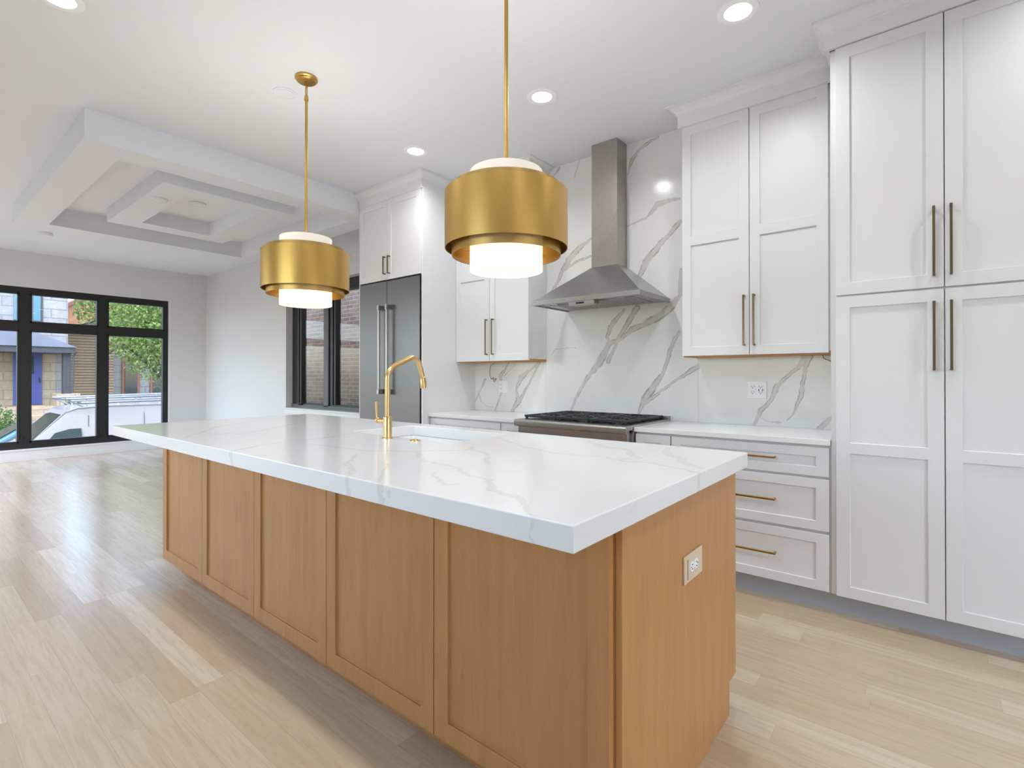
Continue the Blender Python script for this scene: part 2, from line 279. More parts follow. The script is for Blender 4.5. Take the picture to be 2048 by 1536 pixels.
# ------------------------------------------------------------------ object helpers
LOC = {}
def tag(o, label=None, cat=None, group=None, kind=None):
    if label: o['label'] = label
    if cat: o['category'] = cat
    if group: o['group'] = group
    if kind: o['kind'] = kind
    return o
def thing(name, loc, label, cat, group=None):
    o = bpy.data.objects.new(name, None); COL.objects.link(o); o.location = loc; o.empty_display_size = .1
    LOC[o] = Vector(loc); return tag(o, label, cat, group)
class MB:
    def __init__(s): s.v = []; s.f = []; s.sm = []; s.mi = []; s.k = 0
    def mat(s, k): s.k = k; return s
    def add(s, vs, fs, smooth=False):
        k = len(s.v); s.v += [tuple(p) for p in vs]
        for f in fs: s.f.append(tuple(i + k for i in f)); s.sm.append(smooth); s.mi.append(s.k)
        return s
    def box(s, x0, x1, y0, y1, z0, z1):
        x0, x1 = min(x0, x1), max(x0, x1); y0, y1 = min(y0, y1), max(y0, y1); z0, z1 = min(z0, z1), max(z0, z1)
        v = [(x0, y0, z0), (x1, y0, z0), (x1, y1, z0), (x0, y1, z0), (x0, y0, z1), (x1, y0, z1), (x1, y1, z1), (x0, y1, z1)]
        return s.add(v, [(0, 3, 2, 1), (4, 5, 6, 7), (0, 1, 5, 4), (1, 2, 6, 5), (2, 3, 7, 6), (3, 0, 4, 7)])
    def frustum(s, b, t):   # b, t = (x0,x1,y0,y1,z)
        v = [(b[0], b[2], b[4]), (b[1], b[2], b[4]), (b[1], b[3], b[4]), (b[0], b[3], b[4]), (t[0], t[2], t[4]), (t[1], t[2], t[4]), (t[1], t[3], t[4]), (t[0], t[3], t[4])]
        return s.add(v, [(0, 3, 2, 1), (4, 5, 6, 7), (0, 1, 5, 4), (1, 2, 6, 5), (2, 3, 7, 6), (3, 0, 4, 7)])
    def prism(s, poly, axis, a, b):
        n = len(poly)
        def mk(p, t): return (t, p[0], p[1]) if axis == 'x' else (p[0], t, p[1]) if axis == 'y' else (p[0], p[1], t)
        v = [mk(p, a) for p in poly] + [mk(p, b) for p in poly]
        return s.add(v, [tuple(range(n - 1, -1, -1)), tuple(range(n, 2 * n))] + [(i, (i + 1) % n, n + (i + 1) % n, n + i) for i in range(n)])
    def lathe(s, prof, c=(0, 0, 0), seg=48, axis='z', smooth=True, closed=False):
        v = []; f = []; n = len(prof)
        for k in range(seg):
            a = 2 * math.pi * k / seg; ca, sa = math.cos(a), math.sin(a)
            for r, h in prof:
                p = (r * ca, r * sa, h) if axis == 'z' else (h, r * ca, r * sa) if axis == 'x' else (r * sa, h, r * ca)
                v.append((p[0] + c[0], p[1] + c[1], p[2] + c[2]))
        for k in range(seg):
            k2 = (k + 1) % seg
            for i in range(n if closed else n - 1):
                j = (i + 1) % n; f.append((k * n + i, k2 * n + i, k2 * n + j, k * n + j))
        return s.add(v, f, smooth)
    def cyl(s, c, r, h, axis='z', seg=32, r2=None):
        r2 = r if r2 is None else r2
        return s.lathe([(1e-5, 0), (r, 0), (r, 0), (r2, h), (r2, h), (1e-5, h)], c, seg, axis)
    def tube(s, pts, r, seg=16, cap=True):
        pts = [Vector(p) for p in pts]; rs = r if isinstance(r, (list, tuple)) else [r] * len(pts)
        v = []; f = []; ref = Vector((0, 0, 1))
        t0 = (pts[1] - pts[0]).normalized()
        nrm = t0.orthogonal().normalized()
        for i, p in enumerate(pts):
            t = ((pts[min(i + 1, len(pts) - 1)] - p).normalized() + (p - pts[max(i - 1, 0)]).normalized())
            t = t.normalized() if t.length > 1e-6 else t0
            nrm = (nrm - t * nrm.dot(t)).normalized(); b = t.cross(nrm)
            for k in range(seg):
                a = 2 * math.pi * k / seg; v.append(p + (nrm * math.cos(a) + b * math.sin(a)) * rs[i])
        for i in range(len(pts) - 1):
            for k in range(seg):
                k2 = (k + 1) % seg; f.append((i * seg + k, i * seg + k2, (i + 1) * seg + k2, (i + 1) * seg + k))
        s.add(v, f, True)
        if cap:
            m = len(pts) - 1
            s.add(v[:seg], [tuple(range(seg - 1, -1, -1))]); s.add(v[m * seg:], [tuple(range(seg))])
        return s
    def build(s, name, m, parent=None, bevel=0, seg=2, weld=True):
        me = bpy.data.meshes.new(name); off = Vector((0, 0, 0)); q = parent
        while q is not None: off += LOC.get(q, Vector((0, 0, 0))); q = q.parent
        me.from_pydata([tuple(Vector(p) - off) for p in s.v], [], s.f)
        me.polygons.foreach_set('use_smooth', s.sm); me.polygons.foreach_set('material_index', s.mi)
        bm = bmesh.new(); bm.from_mesh(me)
        if weld: bmesh.ops.remove_doubles(bm, verts=bm.verts, dist=1e-6)
        bmesh.ops.recalc_face_normals(bm, faces=bm.faces); bm.to_mesh(me); bm.free()
        for q in (m if isinstance(m, list) else [m]): me.materials.append(q)
        o = bpy.data.objects.new(name, me); COL.objects.link(o)
        if parent is not None: o.parent = parent
        if bevel:
            b = o.modifiers.new('bevel', 'BEVEL'); b.width = bevel; b.segments = seg; b.limit_method = 'ANGLE'; b.angle_limit = math.radians(40)
            b.harden_normals = False
        if any(s.sm):
            me.set_sharp_from_angle(angle=math.radians(38))
        return o
def copy_tree(o, parent=None):
    c = o.copy(); COL.objects.link(c)
    if parent is not None: c.parent = parent
    for ch in list(o.children): copy_tree(ch, c)
    return c
def struct(mb, name, m, **k):
    return tag(mb.build(name, m, **k), kind='structure')

H = 3.097; L = -9.965; RX = 3.3; LY = -5.4

# ------------------------------------------------------------------ room shell
struct(MB().box(L - .3, RX + .3, LY - .3, .3, -.2, 0), 'floor', M['floor'])
struct(MB().box(L - .3, RX + .3, LY - .3, .3, H, H + .3), 'ceiling', M['ceiling'])
# right wall, opening for the side window
SW = (-6.986, -4.95, .79, 2.545)
struct(MB().box(L - .3, SW[0], 0, .28, 0, H).box(SW[1], RX + .3, 0, .28, 0, H).box(SW[0], SW[1], 0, .28, 0, SW[2]).box(SW[0], SW[1], 0, .28, SW[3], H), 'wall_right', M['wall'], weld=False)
FW = (-4.32, -.592, .17, 2.575)
struct(MB().box(L - .28, L, LY, FW[0], 0, H).box(L - .28, L, FW[1], 0, 0, H).box(L - .28, L, FW[0], FW[1], 0, FW[2]).box(L - .28, L, FW[0], FW[1], FW[3], H), 'wall_front', M['wall'], weld=False)
LW = (-8.9, -5.6, .45, 2.65); LK = (-2.9, -.6, .95, 2.6)
lw = MB().box(L - .3, LW[0], LY - .28, LY, 0, H).box(LW[1], LK[0], LY - .28, LY, 0, H).box(LK[1], RX + .3, LY - .28, LY, 0, H)
for w in (LW, LK): lw.box(w[0], w[1], LY - .28, LY, 0, w[2]).box(w[0], w[1], LY - .28, LY, w[3], H)
struct(lw, 'wall_left', M['wall'], weld=False)
RW = (-3.7, -1.9, .03, 2.35)
struct(MB().box(RX, RX + .28, LY, RW[0], 0, H).box(RX, RX + .28, RW[1], 0, 0, H).box(RX, RX + .28, RW[0], RW[1], 0, RW[2]).box(RX, RX + .28, RW[0], RW[1], RW[3], H), 'wall_rear', M['wall'], weld=False)

# front window: four lights wide, the unseen leftmost added for daylight; transom row above
def window_frame_front():
    mb = MB(); x0, x1 = L - .15, L - .065
    mb.box(x0, x1 - .002, FW[0], FW[1], FW[2], .262).box(x0, x1 - .002, FW[0], FW[1], 2.49, FW[3])
    mb.box(x0 + .002, x1 - .003, FW[0], FW[1], 1.936, 2.05)
    mb.box(x0, x1, -.652, FW[1], FW[2], FW[3]).box(x0, x1, FW[0], FW[0] + .06, FW[2], FW[3])
    for c in (-1.515, -2.443, -3.37): mb.box(x0, x1, c - .057, c + .057, FW[2], FW[3])
    return mb
w1 = struct(window_frame_front(), 'window_1', M['black'], weld=False)
ys = [(-4.26, -3.427), (-3.313, -2.5), (-2.386, -1.572), (-1.458, -.652)]
fs = MB()
for a, b in ys:
    for z0, z1 in ((.262, 1.936), (2.05, 2.49)):
        x0, x1 = L - .135, L - .062
        t = .022
        fs.box(x0, x1 + .008, a - .001, a + t, z0, z1).box(x0, x1 + .008, b - t, b + .001, z0, z1).box(x0, x1 + .008, a, b, z0 - .001, z0 + t).box(x0, x1 + .008, a, b, z1 - t, z1 + .001)
fs.build('sash', M['black'], w1, weld=False)
for a, b in ys:
    for z0, z1 in ((.262, 1.936), (2.05, 2.49)):
        MB().box(L - .112, L - .106, a, b, z0, z1).build('pane', M['glass'], w1)
lk = MB()
for y in (-2.47, -1.545):
    lk.box(L - .066, L - .038, y - .008, y + .008, .29, .38)
lk.build('latch', M['black'], w1, bevel=.003)
struct(MB().box(L, L + .028, LY, -.0, 0, .152).box(L - .064, L + .04, FW[0] - .03, FW[1] + .03, .152, .172), 'trim_1', M['trim'], bevel=.003, weld=False)
struct(MB().box(L - .064, L + .003, FW[1] - .001, FW[1] + .012, .172, 2.587).box(L - .064, L + .003, FW[0], FW[1], 2.574, 2.587), 'trim_2', M['trim'], weld=False)

# side window
y0, y1 = .10, .19
w2 = MB()
w2.box(SW[0], -6.80, y0, y1, SW[2], SW[3]).box(-5.08, SW[1], y0, y1, SW[2], SW[3]).box(SW[0], SW[1], y0, y1, SW[2], .83).box(SW[0], SW[1], y0, y1, 2.44, SW[3])
w2.box(-5.975, -5.90, y0, y1, SW[2], SW[3])
w2 = struct(w2, 'window_2', M['black'], weld=False)
sash = MB()
for a, b in ((-6.80, -5.975), (-5.90, -5.08)):
    sash.box(a, a + .055, y0 + .01, y1, .83, 2.44).box(b - .07, b, y0 - .012, y1, .83, 2.44).box(a, b, y0 - .012, y1, .83, .862).box(a, b, y0 + .01, y1, 2.40, 2.44)
sash.build('sash', M['black'], w2, weld=False)
rails = MB().box(-6.10, -5.99, y0 - .016, y0 - .004, .83, 2.44).box(SW[0], SW[1], y0 - .016, y0 - .002, SW[2], .842)
tag(rails.build('rail', M['frame_grey'], w2, weld=False), 'grey metal meeting rail and bottom rail')
for a, b in ((-6.75, -6.04), (-5.85, -5.14)):
    MB().box(a, b, .143, .148, .862, 2.40).build('pane', M['glass'], w2)
MB().box(-6.78, -6.66, .06, .085, .835, .855).cyl((-6.72, .05, .845), .016, .05, 'y', 16).tube([(-6.72, .055, .85), (-6.66, .05, .868), (-6.62, .055, .86)], .009).build('crank_handle', M['black'], w2)
struct(MB().box(SW[0] - .045, SW[1] + .045, -.035, .10, .772, .792).box(SW[0] - .03, SW[1] + .03, -.014, 0, .70, .772), 'trim_3', M['trim'], bevel=.003, weld=False)

# unseen rear glazing behind the camera, added to bring in daylight
w3 = MB()
for a, b in ((RW[0], RW[0] + .08), (-2.84, -2.76), (RW[1] - .08, RW[1])): w3.box(RX + .06, RX + .14, a, b, RW[2], RW[3])
w3.box(RX + .06, RX + .14, RW[0], RW[1], RW[2], RW[2] + .08).box(RX + .06, RX + .14, RW[0], RW[1], RW[3] - .08, RW[3])
w3 = struct(w3, 'added_window_3', M['black'], weld=False)
for a, b in ((-3.62, -2.84), (-2.76, -1.98)): MB().box(RX + .098, RX + .104, a, b, .11, 2.27).build('pane', M['glass'], w3)

# unseen windows added in the left wall to light living room and island
for w, nm in ((LW, 'added_window_4'), (LK, 'added_window_5')):
    xm = (w[0] + w[1]) / 2
    w4 = MB()
    for a, b in ((w[0], w[0] + .07), (xm - .04, xm + .04), (w[1] - .07, w[1])): w4.box(a, b, LY - .14, LY - .06, w[2], w[3])
    w4.box(w[0], w[1], LY - .14, LY - .06, w[2], w[2] + .07).box(w[0], w[1], LY - .14, LY - .06, w[3] - .07, w[3])
    w4 = struct(w4, nm, M['black'], weld=False)
    for a, b in ((w[0] + .07, xm - .04), (xm + .04, w[1] - .07)): MB().box(a, b, LY - .104, LY - .098, w[2] + .07, w[3] - .07).build('pane', M['glass'], w4)

# stepped coffers on the living room ceiling
def ring(o, i, z0, z1):   # o,i = (x0,x1,y0,y1)
    mb = MB()
    vo = [(o[0], o[2]), (o[1], o[2]), (o[1], o[3]), (o[0], o[3])]; vi = [(i[0], i[2]), (i[1], i[2]), (i[1], i[3]), (i[0], i[3])]
    v = [(*p, z) for z in (z0, z1) for p in vo + vi]
    f = []
    for k in range(4):
        j = (k + 1) % 4
        f += [(k, j, 4 + j, 4 + k), (8 + k, 8 + j, 12 + j, 12 + k), (k, j, 8 + j, 8 + k), (4 + k, 4 + j, 12 + j, 12 + k)]
    return mb.add(v, f)
struct(ring((-7.223, -4.098, -2.893, -.431), (-6.976, -4.36, -2.64, -.651), 2.891, H), 'trim_4', M['ceiling'])
struct(ring((-6.585, -4.782, -2.222, -1.04), (-6.325, -5.01, -1.967, -1.287), 2.944, H), 'trim_5', M['ceiling'])

# ------------------------------------------------------------------ cabinet fronts
def front(x0, x1, z0, z1, y, name, parent, m, stile=.062, rail=None, t=.02, rec=.009, mids=(), bevel=.0012, bot=None):
    """Shaker front facing -y: one mesh, frame at y, field recessed by rec."""
    rail = stile if rail is None else rail; bot = rail if bot is None else bot
    xs = [x0, x0 + stile, x1 - stile, x1]; zs = [z0, z0 + bot]
    for a, b in sorted(mids): zs += [a, b]
    zs += [z1 - rail, z1]
    nx, nz = 3, len(zs) - 1
    lo = lambda i, k: 0 <= i < nx and 0 <= k < nz and i == 1 and k % 2 == 1
    mb = MB()
    d = lambda i, k: y + (rec if lo(i, k) else 0)
    for i in range(nx):
        for k in range(nz):
            yy = d(i, k)
            mb.add([(xs[i], yy, zs[k]), (xs[i + 1], yy, zs[k]), (xs[i + 1], yy, zs[k + 1]), (xs[i], yy, zs[k + 1])], [(0, 1, 2, 3)])
            if lo(i, k):
                a, b, c, e = xs[i], xs[i + 1], zs[k], zs[k + 1]; y2 = y
                mb.add([(a, y2, c), (b, y2, c), (b, y2, e), (a, y2, e), (a, yy, c), (b, yy, c), (b, yy, e), (a, yy, e)], [(0, 1, 5, 4), (1, 2, 6, 5), (2, 3, 7, 6), (3, 0, 4, 7)])
    yb = y + t
    for i in range(nx):
        mb.add([(xs[i], y, z0), (xs[i + 1], y, z0), (xs[i + 1], yb, z0), (xs[i], yb, z0)], [(0, 1, 2, 3)])
        mb.add([(xs[i], y, z1), (xs[i + 1], y, z1), (xs[i + 1], yb, z1), (xs[i], yb, z1)], [(0, 1, 2, 3)])
    for k in range(nz):
        mb.add([(x0, y, zs[k]), (x0, y, zs[k + 1]), (x0, yb, zs[k + 1]), (x0, yb, zs[k])], [(0, 1, 2, 3)])
        mb.add([(x1, y, zs[k]), (x1, y, zs[k + 1]), (x1, yb, zs[k + 1]), (x1, yb, zs[k])], [(0, 1, 2, 3)])
    xe = [xs[0], xs[1], xs[2], xs[3]]
    ring_ = [(x, z0) for x in xe] + [(x1, z) for z in zs[1:]] + [(x, z1) for x in reversed(xe[:-1])] + [(x0, z) for z in reversed(zs[1:-1])]
    mb.add([(a, yb, b) for a, b in ring_], [tuple(range(len(ring_)))])
    return mb.build(name, m, parent, bevel=bevel, seg=1)
def pull_v(x, z0, z1, y, parent, m=None, w=.0105):
    mb = MB().box(x - w / 2, x + w / 2, y - .035, y - .035 + w, z0, z1)
    for z in (z0, z1 - w): mb.box(x - w / 2, x + w / 2, y - .03, y, z, z + w)
    return mb.build('handle', m or M['pull'], parent, bevel=.001, seg=1, weld=False)
def pull_h(x0, x1, z, y, parent, w=.0105):
    mb = MB().box(x0, x1, y - .035, y - .035 + w, z - w / 2, z + w / 2)
    for x in (x0, x1 - w): mb.box(x, x + w, y - .03, y, z - w / 2, z + w / 2)
    return mb.build('handle', M['pull_h'], parent, bevel=.001, seg=1, weld=False)
def crown(parent, x0, x1, yf, yb, z0, left=True, right=True, proj=.052, yl=None, yr=None):
    """frieze board + sprung crown moulding: a profile swept around left side, front and right side."""
    prof = [(0, z0), (0, z0 + .078), (.006, z0 + .082), (.008, z0 + .092), (.016, z0 + .104), (.030, z0 + .118), (.043, z0 + .127), (proj, z0 + .131), (proj, H - .0005)]
    prof = [(o, min(z, H - .0005)) for o, z in prof]
    path = []
    if left: path.append((x0, yl if yl is not None else yb, -1, 0))
    path.append((x0, yf, -1 if left else 0, -1)); path.append((x1, yf, 1 if right else 0, -1))
    if right: path.append((x1, yr if yr is not None else yb, 1, 0))
    v = []; f = []; n = len(prof) + 2
    for (x, y, dx, dy) in path:
        pr = [(-.02, z0)] + prof + [(-.02, H - .0005)]
        for o, z in pr: v.append((x + dx * o, y + dy * o, z))
    for k in range(len(path) - 1):
        for i in range(n):
            j = (i + 1) % n; f.append((k * n + i, (k + 1) * n + i, (k + 1) * n + j, k * n + j))
    f.append(tuple(range(n))); f.append(tuple(range((len(path) - 1) * n + n - 1, (len(path) - 1) * n - 1, -1)))
    return MB().add(v, f).build('crown_molding', M['cabinet'], parent)

# --- tall pantry cabinet on the right
pan = thing('pantry_cabinet', (.45, -.31, 0), 'tall white shaker pantry cabinet with four doors and long dark pulls at the right edge', 'cabinet')
MB().box(-.006, .92, -.615, -.005, .112, 2.957).build('carcass', M['cabinet'], pan, bevel=.001, seg=1)
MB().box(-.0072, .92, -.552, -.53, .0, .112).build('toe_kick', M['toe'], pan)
for (a, b, hx) in ((.0186, .4478, .4116), (.4522, .8814, .4734)):
    d = front(a, b, 1.668, 2.951, -.635, 'door', pan, M['cabinet'], .062)
    pull_v(hx, 1.720, 2.045, -.635, d)
    d = front(a, b, .114, 1.6585, -.635, 'door', pan, M['cabinet'], .06, .058, mids=[(.853, .909)])
    pull_v(hx, 1.277, 1.601, -.635, d)
crown(pan, -.028, .94, -.645, -.1, 2.955, True, False, .05, yl=-.376)

# --- wall cabinets right of the hood
def wall_cab(x0, x1, xm, nm, label, right_side, hx):
    c = thing(nm, ((x0 + x1) / 2, -.13, 1.3875), label, 'cabinet')
    mb = MB().box(x0 + .002, x1, -.267, -.022, 1.40, 2.962)
    mb.build('carcass', M['cabinet'], c, bevel=.001, seg=1)
    tag(MB().box(x0 + .003, x1 - .001, -.266, -.0205, 1.3805, 1.4005).build('bottom_panel', M['birch'], c), 'unpainted birch underside')
    for (a, e, h) in ((x0, xm - .0022, hx[0]), (xm + .0022, x1 - right_side, hx[1])):
        d = front(a, e, 1.3875, 2.957, -.287, 'door', c, M['cabinet'], .06, mids=[(2.139, 2.205)])
        pull_v(h, 1.444, 1.767, -.287, d)
    return c
ur = wall_cab(-.922, -.012, -.490, 'wall_cabinet', 'white two-door wall cabinet between the range hood and the tall pantry', .047, (-.5185, -.4595))
crown(ur, -.945, -.0285, -.306, -.022, 2.957, True, False, .068)
ul = wall_cab(-3.126, -2.2535, -2.700, 'wall_cabinet', 'white two-door wall cabinet left of the hood, beside the refrigerator side panel', 0, (-2.7245, -2.649))
crown(ul, -3.1255, -2.235, -.306, -.022, 2.957, False, True, .068)

# --- base cabinets
def base_cab(x0, x1, label, nm='base_cabinet', right_frame=0):
    c = thing(nm, ((x0 + x1) / 2, -.3, 0), label, 'cabinet')
    MB().box(x0, x1, -.605, -.022, .112, .8855).build('carcass', M['cabinet'], c, bevel=.001, seg=1)
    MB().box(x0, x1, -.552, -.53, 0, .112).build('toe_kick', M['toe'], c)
    return c
def drawers(c, a, b, hs, handle=True, hx=None):
    for z0, z1, hz in hs:
        d = front(a, b, z0, z1, -.625, 'drawer', c, M['cabinet'], .06, .05)
        if hx: pull_h(hx[0], hx[1], hz, -.625, d)
HS = [(.7185, .872, .802), (.4315, .7045, .570), (.1165, .4155, .272)]
c = base_cab(-.869, -.0075, 'white base cabinet of three wide drawers with brass bar pulls, left of the pantry', 'drawer_cabinet')
drawers(c, -.864, -.0155, HS, True, (-.615, -.266))
c = base_cab(-1.110, -.871, 'narrow white base cabinet between the range and the wide drawers', 'narrow_cabinet')
drawers(c, -1.106, -.873, [(.7185, .872, 0)]); front(-1.106, -.873, .1165, .7045, -.625, 'door', c, M['cabinet'], .06)
c = base_cab(-3.126, -2.274, 'white base cabinet left of the range, beside the refrigerator panel', 'drawer_cabinet')
drawers(c, -3.116, -2.280, HS, True, (-2.87, -2.52))
c = base_cab(-2.272, -2.037, 'narrow white base cabinet against the left side of the range', 'narrow_cabinet')
drawers(c, -2.270, -2.041, [(.7185, .872, 0)]); front(-2.270, -2.041, .1165, .7045, -.625, 'door', c, M['cabinet'], .06)

# --- counters and backsplash
tag(MB().box(-1.1115, -.0075, -.642, -.0205, .886, .9157).build('countertop', M['counter'], bevel=.002), 'white quartz countertop between the range and the tall pantry', 'countertop')
tag(MB().box(-3.127, -2.036, -.642, -.0205, .886, .9157).build('countertop', M['counter'], bevel=.002), 'white quartz countertop left of the range, under the small wall cabinet', 'countertop')
bsp = thing('backsplash', (-1.6, -.01, .9), 'full-height white stone backsplash with grey veins behind the range and hood', 'backsplash')
for a, b in ((-3.127, -2.2577), (-2.2567, -.9055), (-.9045, -.0075)):
    MB().box(a, b, -.0195, -.0005, .90, H - .001).build('slab', M['backsplash'], bsp)
# the face sits at y = -0.0195

# --- refrigerator and its surround
rc = thing('refrigerator_cabinet', (-3.61, -.35, 0), 'tall white surround with two small upper doors above the steel refrigerator', 'cabinet')
MB().box(-3.150, -3.1285, -.700, -.0005, 0, 2.96).build('side_panel', M['cabinet'], rc, bevel=.001, seg=1)
MB().box(-4.105, -4.088, -.700, -.0005, 0, 2.96).build('side_panel', M['cabinet'], rc, bevel=.001, seg=1)
MB().box(-4.087, -3.151, -.690, -.0005, 2.19, 2.955).build('upper_box', M['cabinet'], rc)
for a, b, h in ((-4.084, -3.640, -3.660), (-3.636, -3.153, -3.5915)):
    d = front(a, b, 2.178, 2.945, -.711, 'door', rc, M['cabinet'], .058)
    pull_v(h, 2.228, 2.400, -.711, d, w=.010)
crown(rc, -4.092, -3.1305, -.716, -.03, 2.945, True, True, .052, yr=-.37)

fr = thing('refrigerator', (-3.62, -.35, 0), 'stainless steel built-in refrigerator with two tall doors and tubular handles', 'refrigerator')
MB().box(-4.083, -3.156, -.655, -.03, .0, 2.168).build('body', M['enamel'], fr)
MB().box(-4.07, -3.17, -.64, -.60, .005, .10).build('grille', M['steel'], fr)
for a, b, hx in ((-4.080, -3.6395, -3.703), (-3.6355, -3.161, -3.580)):
    d = MB().box(a, b, -.711, -.660, .105, 2.165).build('door', M['steel_v'], fr, bevel=.003)
    hb = MB().tube([(hx, -.757, 1.075), (hx, -.757, 1.935)], .0135, 20).build('handle', M['steel'], d)
    for z in (1.103, 1.907):
        MB().box(hx - .013, hx + .013, -.772, -.711, z - .024, z + .024).build('bracket', M['chrome'], d, bevel=.004)
MB().box(-3.175, -3.158, -.709, -.70, 2.05, 2.16).build('hinge', M['enamel'], fr)

# --- range hood
hd = thing('range_hood', (-1.573, -.25, 1.80), 'stainless steel chimney range hood with a pyramid canopy on the backsplash', 'range hood')
hx0, hx1 = -2.0312, -1.1163
can = MB().frustum((hx0 + .004, hx1 - .004, -.533, -.0205, 1.836), (-1.697, -1.466, -.188, -.0205, 2.116))
can.build('canopy', M['steel'], hd)
lip = MB()
lip.box(hx0, hx1, -.5365, -.522, 1.8035, 1.837).box(hx0, hx0 + .014, -.522, -.0205, 1.8035, 1.837).box(hx1 - .014, hx1, -.522, -.0205, 1.8035, 1.837)
lip.build('lip', M['steel'], hd, bevel=.0015, weld=False)
MB().box(hx0 + .014, hx1 - .014, -.522, -.0205, 1.812, 1.820).build('underside', M['steel'], hd)
for a, b in ((-1.93, -1.58), (-1.57, -1.22)):
    f_ = MB().box(a, b, -.43, -.10, 1.806, 1.813)
    for k in range(9): f_.box(a + .02 + k * .036, a + .036 + k * .036, -.41, -.12, 1.8035, 1.807)
    f_.build('filter', M['steel'], hd, weld=False)
for x in (-1.86, -1.29):
    MB().cyl((x, -.475, 1.806), .026, .006).build('lamp', M['chrome'], hd)
cp = MB().prism([(-.5215, 1.8060), (-.5145, 1.7765), (-.455, 1.7775), (-.445, 1.8125), (-.5215, 1.8125)], 'x', -1.70, -1.48).build('control_panel', M['steel'], hd, bevel=.002)
MB().prism([(-.5205, 1.7975), (-.5185, 1.7975), (-.5155, 1.7855), (-.5180, 1.7855)], 'x', -1.635, -1.565).build('display', M['enamel'], cp)
MB().box(-1.6952, -1.4681, -.1864, -.0205, 2.112, 2.62).box(-1.6940, -1.4693, -.1852, -.0205, 2.61, H - .001).build('chimney', M['steel_chimney'], hd, bevel=.0012, weld=False)

# --- range
rg = thing('gas_range', (-1.573, -.35, 0), 'stainless steel gas range with six burners under black cast iron grates', 'range')
rx0, rx1 = -2.034, -1.1135
MB().box(rx0, rx1, -.655, -.0205, .10, .90).build('body', M['steel'], rg)
MB().box(rx0 + .02, rx1 - .02, -.60, -.55, 0, .10).build('kick_plate', M['enamel'], rg)
MB().box(rx0, rx1, -.70, -.0205, .895, .927).build('cooktop', M['steel'], rg, bevel=.002)
MB().box(rx0 + .03, rx1 - .03, -.66, -.07, .927, .930).build('burner_tray', M['enamel'], rg)
bn = MB()
bn.prism([(-.70, .927), (-.742, .927), (-.752, .922), (-.756, .912), (-.756, .890), (-.752, .880), (-.742, .876), (-.70, .876)], 'x', rx0 - .0, rx1 + .0).build('bullnose', M['steel'], rg, bevel=.0015)
MB().box(rx0 + .012, rx1 - .012, -.715, -.655, .760, .876).build('control_panel', M['steel'], rg)
for k in range(6):
    kx = rx0 + .12 + k * .136
    MB().cyl((kx, -.722, .790), .026, .008, 'y', 24).cyl((kx, -.758, .790), .021, .037, 'y', 24).build('knob', M['chrome'], rg)
od = MB().box(rx0 + .012, rx1 - .012, -.700, -.655, .17, .745).build('oven_door', M['steel'], rg, bevel=.003)
oh = MB().tube([(rx0 + .03, -.760, .70), (rx1 - .03, -.760, .70)], .013).build('handle', M['steel'], od)
for a in (rx0 + .05, rx1 - .08): MB().box(a, a + .03, -.765, -.70, .688, .712).build('bracket', M['chrome'], od)
MB().box(rx0 + .09, rx1 - .09, -.703, -.699, .32, .62).build('oven_window', M['enamel'], od)
MB().box(rx0, rx1, -.062, -.0205, .927, .952).build('back_guard', M['steel'], rg, bevel=.0015)
gw = (rx1 - rx0 - .075) / 3
for k in range(3):
    a = rx0 + .0375 + k * gw + .002; b = a + gw - .004
    g_ = MB(); za, zb = .941, .957
    def bar(p, q, w=.011):
        p = Vector(p); q = Vector(q); d = (q - p).normalized(); n = Vector((-d.y, d.x)) * w / 2
        poly = [(p + n), (p - n), (q - n), (q + n)]
        g_.prism([(u.x, u.y) for u in poly], 'z', za, zb)
    y_f, y_b = -.665, -.075
    bar((a, y_f), (b, y_f), .020); bar((a, y_b), (b, y_b), .016)
    bar((a + .007, y_f), (a + .007, y_b), .015); bar((b - .007, y_f), (b - .007, y_b), .015)
    ymid = (y_f + y_b) / 2; bar((a, ymid), (b, ymid), .014)
    for cy in ((y_f + ymid) / 2, (y_b + ymid) / 2):
        cx = (a + b) / 2
        for t in range(8):
            an = t * math.pi / 4; d = Vector((math.cos(an), math.sin(an)))
            far = (b - a) / 2 - .006 if t % 2 == 0 and t % 4 == 0 else (y_b - y_f) / 4 - .006 if t % 2 == 0 else .165
            bar(Vector((cx, cy)) + d * .04, Vector((cx, cy)) + d * far, .009)
        g_.lathe([(.072, za), (.082, za), (.082, zb), (.072, zb)], (cx, cy, 0), 24, closed=True)
    for x in (a + .01, b - .01):
        for y in (y_f + .008, ymid, y_b - .008): g_.box(x - .007, x + .007, y - .007, y + .007, .930, .945)
    g_.build('grate', M['iron'], rg, bevel=.0015, seg=1, weld=False)
    for cy in ((y_f + ymid) / 2, (y_b + ymid) / 2):
        cx = (a + b) / 2
        bu = MB().lathe([(.0001, .930), (.046, .930), (.044, .938), (.032, .939), (.0001, .939)], (cx, cy, 0)).build('burner', M['chrome'], rg)
        MB().lathe([(.0001, .939), (.034, .939), (.033, .944), (.0001, .945)], (cx, cy, 0)).build('burner_cap', M['iron'], bu)

